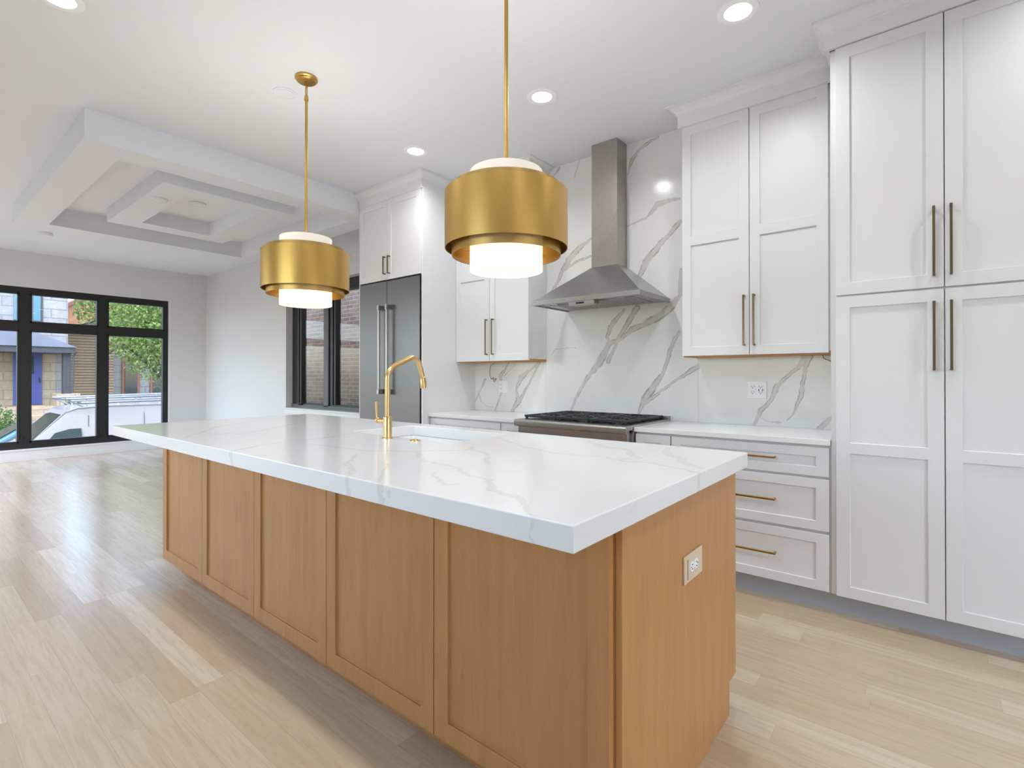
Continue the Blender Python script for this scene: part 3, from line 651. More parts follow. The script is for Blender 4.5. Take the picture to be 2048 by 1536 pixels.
# --- outlets on the backsplash and wiring under the cabinets
YF = -.0195
def outlet_face(x, z, parent, usb):
    mb = MB().box(x - .0175, x + .0175, YF - .0095, YF - .006, z - .034, z + .034)
    s = mb.mat(1)
    for zz in (z + .020, z - .018):
        s.box(x - .009, x - .0065, YF - .0102, YF - .009, zz, zz + .009).box(x + .0065, x + .009, YF - .0102, YF - .009, zz, zz + .008)
        s.cyl((x, YF - .0102, zz - .006), .003, .0012, 'y', 12)
    if usb: s.box(x - .014, x - .009, YF - .0102, YF - .009, z - .007, z + .006).box(x + .009, x + .014, YF - .0102, YF - .009, z - .007, z + .006)
    mb.build('receptacle', [M['plastic'], M['slot']], parent, weld=False)
def plate(x0, x1, z0, z1, label, nm):
    t = thing(nm, ((x0 + x1) / 2, YF, (z0 + z1) / 2), label, 'outlet')
    MB().box(x0, x1, YF - .0065, YF - .0003, z0, z1).build('cover_plate', M['plastic'], t, bevel=.0015)
    return t
o1 = plate(-.569, -.449, 1.098, 1.2145, 'white double outlet plate with charging ports on the backsplash under the right wall cabinet', 'wall_outlet')
outlet_face(-.535, 1.157, o1, False); outlet_face(-.485, 1.157, o1, True)
o2 = plate(-2.811, -2.698, 1.095, 1.2075, 'white outlet and switch plate on the backsplash under the small left wall cabinet', 'wall_outlet')
outlet_face(-2.781, 1.152, o2, False)
sw_ = MB().prism([(YF - .0065, 1.118), (YF - .0095, 1.118), (YF - .0075, 1.186), (YF - .0065, 1.186)], 'x', -2.7455, -2.7105).build('rocker_switch', M['plastic'], o2, bevel=.001)
def wire(pts, r=.0016): return MB().tube(pts, r, 8)
def smooth(pts, n=6):
    P = [Vector(p) for p in pts]; out = []
    for i in range(len(P) - 1):
        a, b, c, d = P[max(i - 1, 0)], P[i], P[i + 1], P[min(i + 2, len(P) - 1)]
        for k in range(n):
            t = k / n
            out.append(.5 * ((2 * b) + (c - a) * t + (2 * a - 5 * b + 4 * c - d) * t * t + (3 * b - a - 3 * c + d) * t ** 3))
    out.append(P[-1]); return out
wl = wire(smooth([(-2.80, -.09, 1.392), (-2.815, -.085, 1.372), (-2.872, -.07, 1.35), (-2.895, -.06, 1.30), (-2.90, -.05, 1.25), (-2.885, -.045, 1.225), (-2.86, -.045, 1.237), (-2.845, -.05, 1.22), (-2.815, -.055, 1.228), (-2.85, -.05, 1.195), (-2.862, -.05, 1.222), (-2.89, -.045, 1.222)]), .0024)
tag(wl.build('loose_wire', M['red_wire']), 'loose coiled copper wire hanging under the left wall cabinet above an outlet', 'wire')
wr = wire(smooth([(-.118, -.10, 1.392), (-.112, -.10, 1.375), (-.108, -.095, 1.360), (-.08, -.09, 1.345), (-.055, -.085, 1.330), (-.05, -.085, 1.315)]), .0024)
tag(wr.build('loose_wire', M['red_wire']), 'short dark wire hanging under the right wall cabinet beside the pantry', 'wire')

# ------------------------------------------------------------------ island
isl = thing('kitchen_island', (-1.75, -2.2, 0), 'maple kitchen island base with five shaker panels along its long side', 'island')
ix0, ix1, iyb, iyf = -3.318, -.182, -1.6986, -2.630
bd = MB().box(ix0, -2.02, iyf, iyb, .115, .9015).box(-1.19, ix1 - .019, iyf, iyb, .115, .9015).box(-2.02, -1.19, iyf, -2.24, .115, .9015).box(-2.02, -1.19, -1.735, iyb, .115, .9015).box(-2.02, -1.19, -2.24, -1.735, .115, .66)
bd.build('body', M['maple'], isl, weld=False)
MB().box(ix0 + .03, ix1 - .019, iyf + .075, iyb - .075, 0, .115).build('toe_kick', M['maple'], isl)
MB().prism([(iyf, 0), (iyf, .9015), (iyb, .9015), (iyb, .119), (iyb - .08, .119), (iyb - .08, 0)], 'x', ix1 - .0185, ix1).build('end_panel', M['maple'], isl, bevel=.001, seg=1)
nD = 5; dx0, dx1 = -3.326, -.2035; dw = (dx1 - dx0) / nD
for k in range(nD):
    front(dx0 + k * dw + .0015, dx0 + (k + 1) * dw - .0015, .1125, .885, -2.6505, 'door', isl, M['maple'], .062, .062, rec=.010, bevel=.0012)

# countertop with sink cut-out
sx0, sx1, sy0, sy1 = -1.976, -1.2365, -2.195, -1.778
tx0, tx1, ty0, ty1, tz0, tz1 = -3.3377, -.1459, -2.9046, -1.6678, .9018, .9583
def rr(x0, x1, y0, y1, r, n=5):
    out = []
    for cx, cy, a0 in ((x1 - r, y1 - r, 0), (x0 + r, y1 - r, 90), (x0 + r, y0 + r, 180), (x1 - r, y0 + r, 270)):
        for k in range(n + 1):
            a = math.radians(a0 + 90 * k / n); out.append((cx + r * math.cos(a), cy + r * math.sin(a)))
    return out
def slab_with_hole():
    bm = bmesh.new()
    outer = [(tx1, ty1), (tx0, ty1), (tx0, ty0), (tx1, ty0)]; inner = rr(sx0, sx1, sy0, sy1, .02)
    for z in (tz0, tz1):
        es = []
        for loop in (outer, inner):
            vs_ = [bm.verts.new((*p, z)) for p in loop]
            es += [bm.edges.new((vs_[i], vs_[(i + 1) % len(vs_)])) for i in range(len(vs_))]
        bmesh.ops.triangle_fill(bm, edges=es, use_beauty=True)
    bm.verts.ensure_lookup_table()
    n1, n2 = 4, len(inner); N = n1 + n2
    for st, n in ((0, n1), (n1, n2)):
        for i in range(n):
            j = (i + 1) % n
            bm.faces.new((bm.verts[st + i], bm.verts[st + j], bm.verts[N + st + j], bm.verts[N + st + i]))
    bmesh.ops.recalc_face_normals(bm, faces=bm.faces)
    me = bpy.data.meshes.new('island_countertop'); bm.to_mesh(me); bm.free(); me.materials.append(M['island_stone'])
    o = bpy.data.objects.new('island_countertop', me); COL.objects.link(o)
    b = o.modifiers.new('bevel', 'BEVEL'); b.width = .003; b.segments = 2; b.limit_method = 'ANGLE'; b.angle_limit = math.radians(50)
    return o
tag(slab_with_hole(), 'thick white veined quartz top of the kitchen island, cut out for the sink', 'countertop')
# undermount sink: outer shell + basin
def sink_mesh():
    mb = MB(); zr = tz0 - .0008; zb = .70
    loops = [(rr(sx0 - .02, sx1 + .02, sy0 - .02, sy1 + .02, .03), zr), (rr(sx0 + .002, sx1 - .002, sy0 + .002, sy1 - .002, .022), zr), (rr(sx0 + .004, sx1 - .004, sy0 + .004, sy1 - .004, .022), zr - .01),
             (rr(sx0 + .015, sx1 - .015, sy0 + .015, sy1 - .015, .04), zb + .03), (rr(sx0 + .03, sx1 - .03, sy0 + .03, sy1 - .03, .05), zb + .006), (rr(sx0 + .06, sx1 - .06, sy0 + .06, sy1 - .06, .05), zb),
             ]
    n = len(loops[0][0]); v = []; f = []
    for lp, z in loops: v += [(*p, z) for p in lp]
    for k in range(len(loops) - 1):
        for i in range(n):
            j = (i + 1) % n; f.append((k * n + i, k * n + j, (k + 1) * n + j, (k + 1) * n + i))
    f.append(tuple((len(loops) - 1) * n + i for i in range(n)))
    # underside
    b = len(v); lo = [(rr(sx0 - .02, sx1 + .02, sy0 - .02, sy1 + .02, .03), zr - .012), (rr(sx0 - .008, sx1 + .008, sy0 - .008, sy1 + .008, .03), zr - .02), (rr(sx0 + .01, sx1 - .01, sy0 + .01, sy1 - .01, .04), zb - .012)]
    for lp, z in lo: v += [(*p, z) for p in lp]
    for i in range(n):
        j = (i + 1) % n; f.append((i, j, b + j, b + i))
        f.append((b + i, b + j, b + n + j, b + n + i)); f.append((b + n + i, b + n + j, b + 2 * n + j, b + 2 * n + i))
    f.append(tuple(b + 2 * n + i for i in range(n)))
    return mb.add(v, f, True)
sk = thing('sink', ((sx0 + sx1) / 2, (sy0 + sy1) / 2, .69), 'white undermount sink set in the island countertop', 'sink')
sink_mesh().build('basin', M['ceramic'], sk)
MB().lathe([(.0001, .7035), (.02, .7035), (.022, .7055), (.042, .7055), (.045, .7005), (.0001, .7003)], (-1.606, -1.99, 0)).build('drain', M['chrome'], sk)

# faucet
fa = thing('faucet', (-1.576, -2.2635, tz1), 'tall champagne brass pull-down faucet standing beside the island sink', 'faucet')
fx, fy = -1.576, -2.2635
MB().lathe([(.0001, tz1 + .0002), (.0275, tz1 + .0002), (.0275, tz1 + .004), (.0205, tz1 + .006), (.0205, 1.058), (.0195, 1.0605), (.0145, 1.062), (.0001, 1.062)], (fx, fy, 0), 32).build('base', M['faucet'], fa)
def arc_pts(p0, p1, p2, r, n=8):
    p0, p1, p2 = map(Vector, (p0, p1, p2)); a = (p0 - p1).normalized(); b = (p2 - p1).normalized()
    th = a.angle(b); t = r / math.tan(th / 2); s0 = p1 + a * t; s1 = p1 + b * t; c = p1 + (a + b).normalized() * (r / math.sin(th / 2))
    out = []
    u = s0 - c; w = s1 - c; om = u.angle(w)
    for k in range(n + 1):
        q = k / n; out.append(c + (u * math.sin((1 - q) * om) + w * math.sin(q * om)) / math.sin(om))
    return out
A0 = (fx, fy, 1.06); A1 = (fx, fy, 1.281); A2 = (fx, -2.085, 1.357); A3 = (fx, -2.052, 1.255); A4 = (fx, -2.043, 1.19)
sp = [Vector(A0)] + arc_pts(A0, A1, A2, .075) + arc_pts(A1, A2, A3, .048, 12) + [Vector(A3)]
MB().tube(sp, .0128, 20).build('spout', M['faucet'], fa)
shd = MB().tube([A3, (fx, -2.0505, 1.245), (fx, -2.0495, 1.243), (fx, -2.0435, 1.19)], [.0128, .0125, .0150, .0150], 24)
sh = shd.build('spray_head', M['faucet'], fa)
MB().box(fx - .005, fx + .005, -2.034, -2.026, 1.200, 1.228).build('button', M['faucet'], sh, bevel=.002)
hl = MB().lathe([(.0001, 0), (.0105, 0), (.0105, -.048), (.0135, -.050), (.0135, -.064), (.0115, -.068), (.0001, -.068)], (fx - .0195, fy, 1.0385), 24, 'x')
hl.tube([(fx - .077, fy, 1.035), (fx - .080, fy, 1.06), (fx - .082, fy, 1.09), (fx - .083, fy, 1.128)], [.0075, .0055, .0075, .0085], 16)
hl.build('lever', M['faucet'], fa, weld=False)
bt = thing('air_switch', (-1.403, -2.2435, tz1), 'small round brass push button on the island top beside the faucet', 'button')
MB().lathe([(.0001, tz1 + .0002), (.0235, tz1 + .0002), (.0235, tz1 + .003), (.021, tz1 + .005), (.0145, tz1 + .005), (.0145, tz1 + .0035), (.0001, tz1 + .0035)], (-1.403, -2.2435, 0)).build('collar', M['faucet'], bt)
MB().lathe([(.0001, tz1 + .0036), (.013, tz1 + .0036), (.013, tz1 + .007), (.011, tz1 + .008), (.0001, tz1 + .008)], (-1.403, -2.2435, 0)).build('push_button', M['faucet'], bt)

# outlet on the island end panel (mounted sideways)
io = thing('island_outlet', (ix1, -2.163, .663), 'beige outlet plate mounted sideways on the end panel of the island', 'outlet')
MB().box(ix1 + .0003, ix1 + .006, -2.240, -2.087, .622, .706).build('cover_plate', M['beige'], io, bevel=.0015)
for yc in (-2.181, -2.145):
    r_ = MB().lathe([(.0001, ix1 + .0085), (.0155, ix1 + .0085), (.0165, ix1 + .007), (.0165, ix1 + .006)], (0, yc, .664), 24, 'x').mat(1)
    r_.box(ix1 + .0084, ix1 + .0092, yc - .005, yc + .004, .669, .6715).box(ix1 + .0084, ix1 + .0092, yc - .005, yc + .004, .656, .6585).cyl((ix1 + .0082, yc + .009 if yc > -2.16 else yc - .009, .664), .0024, .001, 'x', 10).build('receptacle', [M['plastic'], M['slot']], io, weld=False)
MB().box(ix1 + .006, ix1 + .0072, -2.2165, -2.2145, .632, .694).build('seam', M['pull'], io)

# ------------------------------------------------------------------ pendants
def shell(r, t, z0, z1): return [(r, z0), (r, z1), (r - t, z1), (r - t, z0)]
def make_pendant(x, y, label):
    p = thing('pendant_lamp', (x, y, H), label, 'lamp', 'drum pendants over the island')
    c = (x, y, 0)
    MB().lathe([(.0001, H - .0005), (.064, H - .0005), (.066, H - .004), (.066, H - .012), (.060, H - .015), (.058, H - .022), (.054, H - .025), (.0001, H - .025)], c).build('canopy', M['brass'], p)
    lp = MB()
    lp.cyl((x, y, H - .045), .010, .022).cyl((x, y, H - .135), .011, .022)
    lp.lathe([(.0001, H - .142), (.013, H - .142), (.013, H - .128), (.0001, H - .128)], c, 24)
    pts = [(x + .009 * math.cos(a), y + .0 , H - .08 + .038 * math.sin(a)) for a in [2 * math.pi * k / 20 for k in range(21)]]
    lp.tube(pts, .0035, 8, False)
    lp.build('loop', M['brass'], p, weld=False)
    MB().tube([(x, y, H - .14), (x, y, 2.03)], .0085, 16).build('rod', M['brass'], p)
    MB().lathe(shell(.256, .003, 1.780, 2.010), c, 96, closed=True).build('outer_shade', M['gold'], p)
    MB().lathe(shell(.227, .003, 1.750, 2.035), c, 96, closed=True).build('inner_shade', M['gold_mesh'], p)
    MB().lathe(shell(.152, .004, 1.688, 2.0), c, 96, closed=True).build('diffuser', M['opal'], p)
    MB().lathe(shell(.152, .004, 2.0, 2.10), c, 96, closed=True).build('upper_diffuser', M['opal_top'], p)
    MB().lathe([(.0001, 1.690), (.1478, 1.690), (.1478, 1.694), (.0001, 1.694)], c, 96).build('bottom_disc', M['opal_bottom'], p)
    for k in range(3):
        a = math.radians(200 + 120 * k); d = Vector((math.cos(a), math.sin(a)))
        MB().tube([(x + d.x * .1525, y + d.y * .1525, 1.787), (x + d.x * .2525, y + d.y * .2525, 1.787)], .0022, 8).build('spoke', M['brass'], p)
    MB().tube([(x - .1475, y, 2.03), (x + .1475, y, 2.03)], .003, 8).build('cross_bar', M['brass'], p)
    l = bpy.data.lights.new('bulb', 'POINT'); l.energy = PENDANT_UP; l.color = (1, .975, .95); l.shadow_soft_size = .035
    lo = bpy.data.objects.new('bulb', l); COL.objects.link(lo); lo.parent = p; lo.location = (0, 0, 2.062 - H)
    return p
P1 = make_pendant(-.979, -2.11, 'near brass drum pendant over the island, its rod cut by the photo top')
P2 = copy_tree(P1); P2.location = (-2.59, -2.11, H)
P2['label'] = 'far brass drum pendant with its round canopy in view, hanging nearer the windows'

# ------------------------------------------------------------------ recessed downlights
def make_downlight(x, y, label):
    p = thing('downlight', (x, y, H), label, 'ceiling light', 'recessed downlights of the kitchen')
    MB().lathe([(.098, H - .0005), (.098, H - .004), (.078, H - .008), (.066, H - .006), (.064, H - .0005)], (x, y, 0), 48).build('trim_ring', M['plastic'], p)
    MB().lathe([(.0001, H - .004), (.066, H - .004), (.066, H - .001), (.0001, H - .001)], (x, y, 0), 48).build('lens', M['lens'], p)
    l = bpy.data.lights.new('lamp', 'AREA'); l.shape = 'DISK'; l.size = .11; l.energy = DOWNLIGHT_W; l.color = (.95, .98, 1.0); l.spread = math.radians(150)
    lo = bpy.data.objects.new('lamp', l); COL.objects.link(lo); lo.parent = p; lo.location = (0, 0, -.012)
    return p
D = make_downlight(-.352, -1.0316, 'large lit recessed downlight nearest the tall pantry')
for x, y, lab in [(-1.5837, -1.0185, 'lit recessed downlight in front of the range hood'), (-2.8618, -1.0104, 'lit recessed downlight in front of the refrigerator cabinet'),
                  (-2.8954, -3.2202, 'lit recessed downlight cut by the top left edge of the photo'),
                  (-1.60, -3.2202, 'lit recessed downlight above the left aisle, out of the photo'), (-.35, -3.2202, 'lit recessed downlight above the camera, out of the photo'),
                  (1.1, -1.03, 'lit recessed downlight beyond the pantry, out of the photo'), (1.1, -3.2202, 'lit recessed downlight behind the camera, out of the photo')]:
    c = copy_tree(D); c.location = (x, y, H); c['label'] = lab

lv = None  # unseen downlights added along the left side to brighten the living room
for x, y, lab in [(-6.2, -4.5, 'added unseen downlight filling the living room, nearest the kitchen'), (-7.7, -4.5, 'added unseen downlight filling the middle of the living room'), (-9.2, -4.5, 'added unseen downlight filling the living room, nearest the front window')]:
    c = copy_tree(D); c.location = (x, y, H); c['label'] = lab; c['group'] = 'added fill downlights of the living room'
    for ch in c.children:
        if ch.type == 'LIGHT':
            lv = lv or ch.data.copy(); lv.energy = LIVING_FILL_W; ch.data = lv

# ceiling discs that are not lit
def disc(nm, x, y, z, r, label, cat, h=.012, m='ceiling'):
    t = thing(nm, (x, y, z), label, cat)
    MB().lathe([(r, z - .0003), (r, z - h * .6), (r * .86, z - h), (.0001, z - h)], (x, y, 0), 40).build('cover', M[m], t)
    MB().lathe([(r * .8, z - h), (r * .8, z - h - .002), (r * .72, z - h - .002), (r * .72, z - h)], (x, y, 0), 40, closed=True).build('rim', M[m], t)
    return t
disc('speaker', -2.859, -2.1077 - .0, H, .075, 'flush round white speaker cover on the ceiling left of the far pendant canopy', 'ceiling speaker', .006)
disc('downlight_cover', -5.3067, -2.1017, 2.944, .068, 'round unlit downlight on the inner stepped frame of the tray ceiling', 'ceiling light', .016)
disc('light_box_cover', -5.668, -1.65, H, .085, 'round cover plate in the middle recess of the tray ceiling', 'ceiling cover', .016)
disc('smoke_detector', -8.416, -2.453, H, .075, 'round smoke detector on the bright ceiling strip before the front window', 'smoke detector', .035)
disc('downlight_cover', -9.182, -.852, H, .09, 'faint round unlit downlight near the corner of the front window wall', 'ceiling light', .006)
disc('downlight_cover', -9.1825, -2.4974, H, .09, 'faint round unlit downlight left of and behind the smoke detector', 'ceiling light', .006)
disc('downlight_cover', -4.95, -1.34, 2.944, .068, 'faint round unlit downlight at the right side of the inner stepped frame', 'ceiling light', .005)

# ------------------------------------------------------------------ outside: street, houses, trees, vehicles
GZ = -1.85
gd = MB().box(-60, -12.6, -40, 40, GZ - .3, GZ).build('street', M['asphalt']); tag(gd, kind='structure')
struct(MB().box(-12.6, L - .32, -40, 40, GZ - .3, GZ + .12).box(-24.5, -21.5, -40, 40, GZ - .1, GZ + .12), 'sidewalk', M['concrete'], weld=False)
struct(MB().box(-60, -24.5, -40, 40, GZ - .1, GZ + .25), 'lawn', M['lawn'])
struct(MB().box(RX + .3, 40, -30, 30, -.5, -.12), 'rear_yard', M['concrete'])

def leaf_mb(blobs, n, size, seed):
    rnd = random.Random(seed); v = []; f = []
    tot = sum(b[3] * b[4] * b[5] for b in blobs)
    for (cx, cy, cz, rx, ry, rz) in blobs:
        for _ in range(int(n * rx * ry * rz / tot)):
            d = Vector((rnd.gauss(0, 1), rnd.gauss(0, 1), rnd.gauss(0, 1))).normalized() * (rnd.random() ** .45)
            p = Vector((cx + d.x * rx, cy + d.y * ry, cz + d.z * rz))
            a = Vector((rnd.gauss(0, 1), rnd.gauss(0, 1), rnd.gauss(0, .6))).normalized(); b = a.orthogonal().normalized()
            b = (Matrix.Rotation(rnd.random() * 6.28, 3, a) @ b); cdir = a.cross(b)
            s = size * (.6 + .8 * rnd.random()); k = len(v)
            v += [p + b * s, p + cdir * s * .55, p - b * s, p - cdir * s * .55]; f.append((k, k + 1, k + 2, k + 3))
    return MB().add(v, f)
def tree(nm, x, y, z, blobs, trunk_h, tr, n, size, label, leaf='leaf', seed=1, branches=5, group=None):
    t = thing(nm, (x, y, z), label, 'tree', group)
    rnd = random.Random(seed)
    mb = MB().tube([(x, y, z), (x + .05, y - .03, z + trunk_h * .5), (x + .02, y + .06, z + trunk_h)], [tr, tr * .8, tr * .6], 12)
    for b in blobs[:branches]:
        q = Vector((x + .02, y + .04, z + trunk_h * (.7 + .25 * rnd.random())))
        mb.tube([q, q.lerp(Vector(b[:3]), .5) + Vector((0, 0, .15)), Vector(b[:3])], [tr * .45, tr * .25, tr * .08], 8)
    mb.build('trunk', M['bark'], t, weld=False)
    leaf_mb(blobs, n, size, seed).build('foliage', M[leaf], t, weld=False)
    return t
tree('tree', -21.0, 2.6, GZ + .12, [(-20.6, 1.9, 3.3, 1.2, 1.1, 1.3), (-21, 2.6, 4.2, 1.6, 1.7, 1.4), (-21.2, 3.4, 2.6, 1.3, 1.5, 1.6), (-20.8, 2.2, 1.9, .9, .9, .9), (-21, 1.2, 2.5, .7, .55, .7), (-21.5, 4.4, 3.5, 1.6, 1.6, 1.8), (-20.8, 2.75, 1.0, .55, .5, .9), (-20.9, 1.9, 2.3, .7, .8, .9)], 3.2, .14, 17000, .058, 'leafy street tree filling the right pane of the front window', seed=3)
tree('tree', -27.0, 2.2, GZ + .25, [(-27, 1.85, 4.1, 1.1, .75, .8), (-27.2, 2.9, 5.2, 1.6, 1.6, 1.3), (-27, 3.8, 3.4, 1.5, 1.6, 1.6)], 4.2, .16, 7000, .075, 'light green tree behind the street tree, against the orange brick house', seed=5)
tree('tree', -22.3, -5.2, GZ + .12, [(-22.3, -5.2, 3.6, 1.8, 1.8, 1.5), (-22.1, -3.7, 2.6, .9, .9, 1.0), (-22.4, -6.6, 3.2, 1.4, 1.5, 1.3)], 3.0, .15, 6000, .07, 'street tree left of the view, seen only through the far left pane', seed=8)
def shrub(x, y, z, r, h, label, seed):
    t = thing('shrub', (x, y, z), label, 'shrub')
    MB().tube([(x, y, z), (x, y, z + h * .5)], [.05, .02], 8).build('stem', M['bark'], t)
    leaf_mb([(x, y, z + h * .55, r, r, h * .5), (x + .2, y + r * .5, z + h * .45, r * .7, r * .7, h * .4)], 2500, .045, seed).build('foliage', M['leaf_dark'], t, weld=False)
shrub(-24.2, -1.3, GZ + .12, .62, 1.9, 'dark round shrub left of the stone porch steps', 11)
shrub(-24.5, .68, GZ + .25, .36, 1.95, 'small dark shrub right of the stone porch steps', 12)

# grey stone house with blue door
hs = thing('stone_house', (-31, -3, GZ), 'grey stone house with a hipped porch and a blue door across the street', 'house')
hx = -27.0
MB().box(hx - 9, hx, -8.0, .99, GZ, 9.0).build('wall', M['limestone'], hs)
MB().prism([(-8.4, 9.0), (1.3, 9.0), (-3.5, 11.5)], 'x', hx - 9.3, hx + .3).build('roof', M['shingle'], hs)
MB().box(hx, hx + .02, -3.2, .60, GZ + .3, 2.3).build('porch_wall', M['porch_stone'], hs)
MB().frustum((hx, hx + 1.9, -5.2, .95, 2.36), (hx, hx + .5, -4.0, -.45, 3.15)).build('porch_roof', M['shingle'], hs)
MB().box(hx, hx + 1.85, -5.15, .9, 2.14, 2.36).build('eave', M['eave'], hs)
for a, b in ((.56, .80), (-4.95, -4.7)):
    MB().box(hx + 1.4, hx + 1.64, a, b, .58, 2.14).build('column', M['eave'], hs)
MB().box(hx + .6, hx + 1.8, .36, 1.05, GZ, .58).build('pier', M['porch_stone'], hs)
st = MB().box(hx, hx + 1.8, -5.0, .36, GZ, .12)
for k in range(5): st.box(hx + 1.8 + k * .28, hx + 2.08 + k * .28, -.35, .22, GZ, .12 - (k + 1) * .32)
st.build('steps', M['porch_stone'], hs, weld=False)
dr = MB().box(hx + .02, hx + .08, -.634, .188, .14, 2.22).build('door', M['blue_door'], hs)
MB().box(hx + .075, hx + .09, -.30, -.05, 1.35, 2.05).build('door_glass', M['tint'], dr)
MB().box(hx + .08, hx + .13, .10, .13, 1.0, 1.2).build('handle', M['iron'], dr)
for a, b in ((-.62, -.47), (-.07, .165)):
    wq = MB().box(hx - .02, hx + .04, a - .09 if a > -.3 else a, b + .05, 3.35, 5.5).build('window', M['eave'], hs)
    MB().box(hx + .02, hx + .05, a, b - .02, 3.45, 5.4).build('pane', M['pale_curtain'], wq)
tube_ = MB().tube([(hx + 1.75, .93, 2.2), (hx + 1.72, .86, 2.0), (hx + 1.7, .84, .6)], .035, 8).build('downspout', M['eave'], hs)

# neighbour with siding, and the orange brick house behind
sd = thing('siding_house', (-33, 4, GZ), 'brown house with weathered horizontal siding right of the stone house', 'house')
MB().box(-38, -30, 1.35, 3.2, GZ, 3.4).build('wall', M['clapboard'], sd)
MB().box(-38.2, -29.8, 1.25, 3.3, 3.4, 3.52).build('eave', M['red_brown'], sd)
MB().box(-30.0, -29.93, 2.55, 2.95, .3, 2.4).build('window', M['eave'], sd)
ob = thing('brick_house', (-36, 5, GZ), 'orange brick house rising behind the siding house', 'house')
MB().prism([(2.0, GZ), (9, GZ), (9, 7.2), (4.46, 6.33), (2.98, 5.32), (2.0, 4.75)], 'x', -46, -38.5).build('wall', M['orange_brick'], ob)
MB().prism([(1.9, 4.69), (2.98, 5.32), (4.46, 6.33), (9.2, 7.24), (9.2, 7.44), (4.40, 6.52), (2.92, 5.50), (1.9, 4.88)], 'x', -46.2, -38.3).build('roof_edge', M['red_brown'], ob)
gh = thing('grey_house', (-33, 7, GZ), 'pale grey house with red brown window trim behind the van', 'house')
MB().box(-38, -31, 3.35, 12, GZ, 4.2).build('wall', M['limestone'], gh)
MB().prism([(3.25, 4.2), (12.2, 4.2), (7.6, 6.4)], 'x', -38.2, -30.8).build('roof', M['shingle'], gh)
for a in (3.75, 4.95):
    wq = MB().box(-31.0, -30.93, a, a + .75, .2, 2.2).build('window', M['red_brown'], gh)
    MB().box(-30.95, -30.90, a + .12, a + .63, .35, 2.05).build('pane', M['tint'], wq)

# neighbouring brick wall close to the side window
nb = thing('neighbour_building', (-6, 1.7, GZ), 'dark brick neighbouring house wall just outside the side window', 'building')
MB().box(-10.6, 2.0, 1.45, 4.0, GZ, 7.5).build('wall', M['neighbour_brick'], nb)

# white van with a roof rack
van = thing('van', (-16.5, .6, GZ), 'white cargo van with a tubular roof rack parked in front of the window', 'van')
vx0, vx1 = -17.5, -15.5
prof = [(-2.62, GZ + .45), (-2.66, -.95), (-2.55, -.70), (-1.72, -.36), (-1.02, .36), (-.80, .44), (-.3, .475), (3.05, .45), (3.2, .36), (3.22, GZ + .42), (2.7, GZ + .38), (-2.2, GZ + .38)]
def van_body():
    mb = MB(); n = len(prof); v = []; rows = [(vx1, .0), (vx1 - .10, .0), (vx0 + .10, 0), (vx0, 0)]
    def inset(y, z, x):
        top = max(0, (z + .30)) * .18
        return x - top if x == vx1 else x + top if x == vx0 else x
    for x, _ in rows:
        for (y, z) in prof:
            zz = z + (.05 if x in (vx1 - .10, vx0 + .10) and z > .2 else 0); v.append((inset(y, z, x), y, zz))
    f = [tuple(range(n)), tuple(range(4 * n - 1, 3 * n - 1, -1))]
    for k in range(3):
        for i in range(n):
            j = (i + 1) % n; f.append((k * n + i, k * n + j, (k + 1) * n + j, (k + 1) * n + i))
    return mb.add(v, f)
van_body().build('body', M['van_white'], van, bevel=.05, seg=3)
def sp_(y, z, d=.004): return (vx1 - max(0, z + .30) * .18 + d, y, z)
sw2 = [(-1.36, -.27), (-1.22, -.085), (-.95, -.01), (-.74, -.01), (-.73, -.27)]
MB().add([sp_(y, z, .012) for y, z in sw2] + [sp_(y, z, -.03) for y, z in sw2], [tuple(range(5)), tuple(range(9, 4, -1))] + [(i, (i + 1) % 5, 5 + (i + 1) % 5, 5 + i) for i in range(5)]).build('side_window', M['tint'], van)
ws = [(-1.68, -.322), (-1.07, .312)]
n_ = Vector((0, -.72, .70)).normalized()
def wsp(y, z, x, d): return (x, y + n_.y * d, z + n_.z * d)
MB().add([wsp(*ws[0], vx0 + .12, .03), wsp(*ws[0], vx1 - .12, .03), wsp(*ws[1], vx1 - .24, .03), wsp(*ws[1], vx0 + .24, .03), wsp(*ws[0], vx0 + .12, -.02), wsp(*ws[0], vx1 - .12, -.02), wsp(*ws[1], vx1 - .24, -.02), wsp(*ws[1], vx0 + .24, -.02)], [(0, 1, 2, 3), (7, 6, 5, 4), (0, 1, 5, 4), (1, 2, 6, 5), (2, 3, 7, 6), (3, 0, 4, 7)]).build('windshield', M['tint'], van)
for y in (-.60, .55, 2.0):
    MB().add([sp_(y, .30, .006), sp_(y + .018, .30, .006), sp_(y + .018, -1.2, .006), sp_(y, -1.2, .006)], [(0, 1, 2, 3)]).build('door_seam', M['frame_grey'], van)
for y in (-1.75, 2.15):
    for x in (vx1 - .22, vx0):
        MB().lathe([(.0001, 0), (.2, 0), (.34, 0), (.36, .05), (.36, .17), (.34, .22), (.0001, .22)], (x, y, GZ + .36), 28, 'x').build('wheel', M['tyre'], van)
MB().tube([(vx1 + .05, -1.30, -.32), (vx1 + .18, -1.30, -.30), (vx1 + .18, -1.30, -.52)], .05, 10).build('mirror', M['tyre'], van)
# roof rack is fixed to the van
rk = MB()
for x in (vx1 - .20, vx0 + .20):
    rk.tube([(x, -.72, .60), (x, 2.9, .62)], .035, 8)
    rk.tube([(x, -1.00, .70), (x, 2.9, .76)], .030, 8)
    for y in (-.6, .4, 1.4, 2.6): rk.tube([(x, y, .44), (x, y, .74)], .018, 8)
    rk.tube([(x, -1.00, .70), (x, -.62, .47)], .018, 8)
for y in (-1.0, -.3, .5, 1.3, 2.1, 2.8): rk.tube([(vx1 - .2, y, .69 + .02 * y / 2), (vx0 + .2, y, .69 + .02 * y / 2)], .018, 8)
rk.build('roof_rack', M['alu'], van, weld=False)
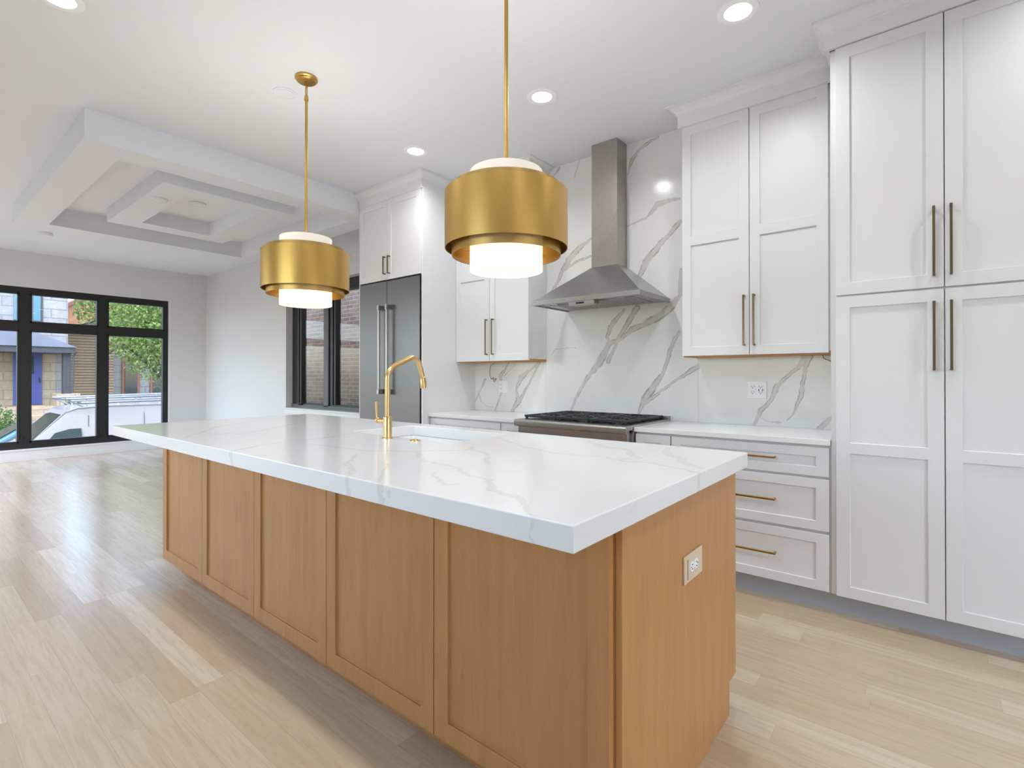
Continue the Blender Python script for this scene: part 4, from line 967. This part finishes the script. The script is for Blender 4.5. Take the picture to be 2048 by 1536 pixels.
# blue car across the street
car = thing('car', (-19.3, -.5, GZ), 'blue car parked across the street behind the nose of the van', 'car')
cx0, cx1 = -20.2, -18.5
cp_ = [(-3.15, GZ + .3), (-3.2, GZ + .75), (-3.05, GZ + .98), (-2.15, GZ + 1.22), (-1.35, GZ + 1.74), (.35, GZ + 1.76), (1.15, GZ + 1.15), (1.45, GZ + 1.0), (1.5, GZ + .6), (1.45, GZ + .3)]
def car_body():
    mb = MB(); n = len(cp_); v = []
    for x in (cx1, cx0):
        for y, z in cp_:
            t = max(0, z - GZ - 1.0) * .3; v.append((x - t if x == cx1 else x + t, y, z))
    f = [tuple(range(n)), tuple(range(2 * n - 1, n - 1, -1))] + [(i, (i + 1) % n, n + (i + 1) % n, n + i) for i in range(n)]
    return mb.add(v, f)
car_body().build('body', M['car_blue'], car, bevel=.05, seg=3)
cw = [(-1.95, GZ + 1.24), (-1.28, GZ + 1.66), (.25, GZ + 1.67), (.80, GZ + 1.24)]
MB().add([(cx1 - max(0, z - GZ - 1.0) * .3 + d, y, z) for d in (.012, -.03) for y, z in cw], [(0, 1, 2, 3), (7, 6, 5, 4), (0, 1, 5, 4), (1, 2, 6, 5), (2, 3, 7, 6), (3, 0, 4, 7)]).build('side_window', M['tint'], car)
wq = [(cx1 - .14, -2.10, GZ + 1.27), (cx0 + .14, -2.10, GZ + 1.27), (cx0 + .28, -1.42, GZ + 1.71), (cx1 - .28, -1.42, GZ + 1.71)]
MB().add([(x, y - .012, z + .018) for x, y, z in wq] + [(x, y + .03, z - .04) for x, y, z in wq], [(0, 1, 2, 3), (7, 6, 5, 4), (0, 1, 5, 4), (1, 2, 6, 5), (2, 3, 7, 6), (3, 0, 4, 7)]).build('windshield', M['tint'], car)
for y in (-2.35, .75):
    for x in (cx1 - .2, cx0):
        MB().lathe([(.0001, 0), (.2, 0), (.32, 0), (.34, .04), (.34, .16), (.32, .20), (.0001, .20)], (x, y, GZ + .34), 24, 'x').build('wheel', M['tyre'], car)
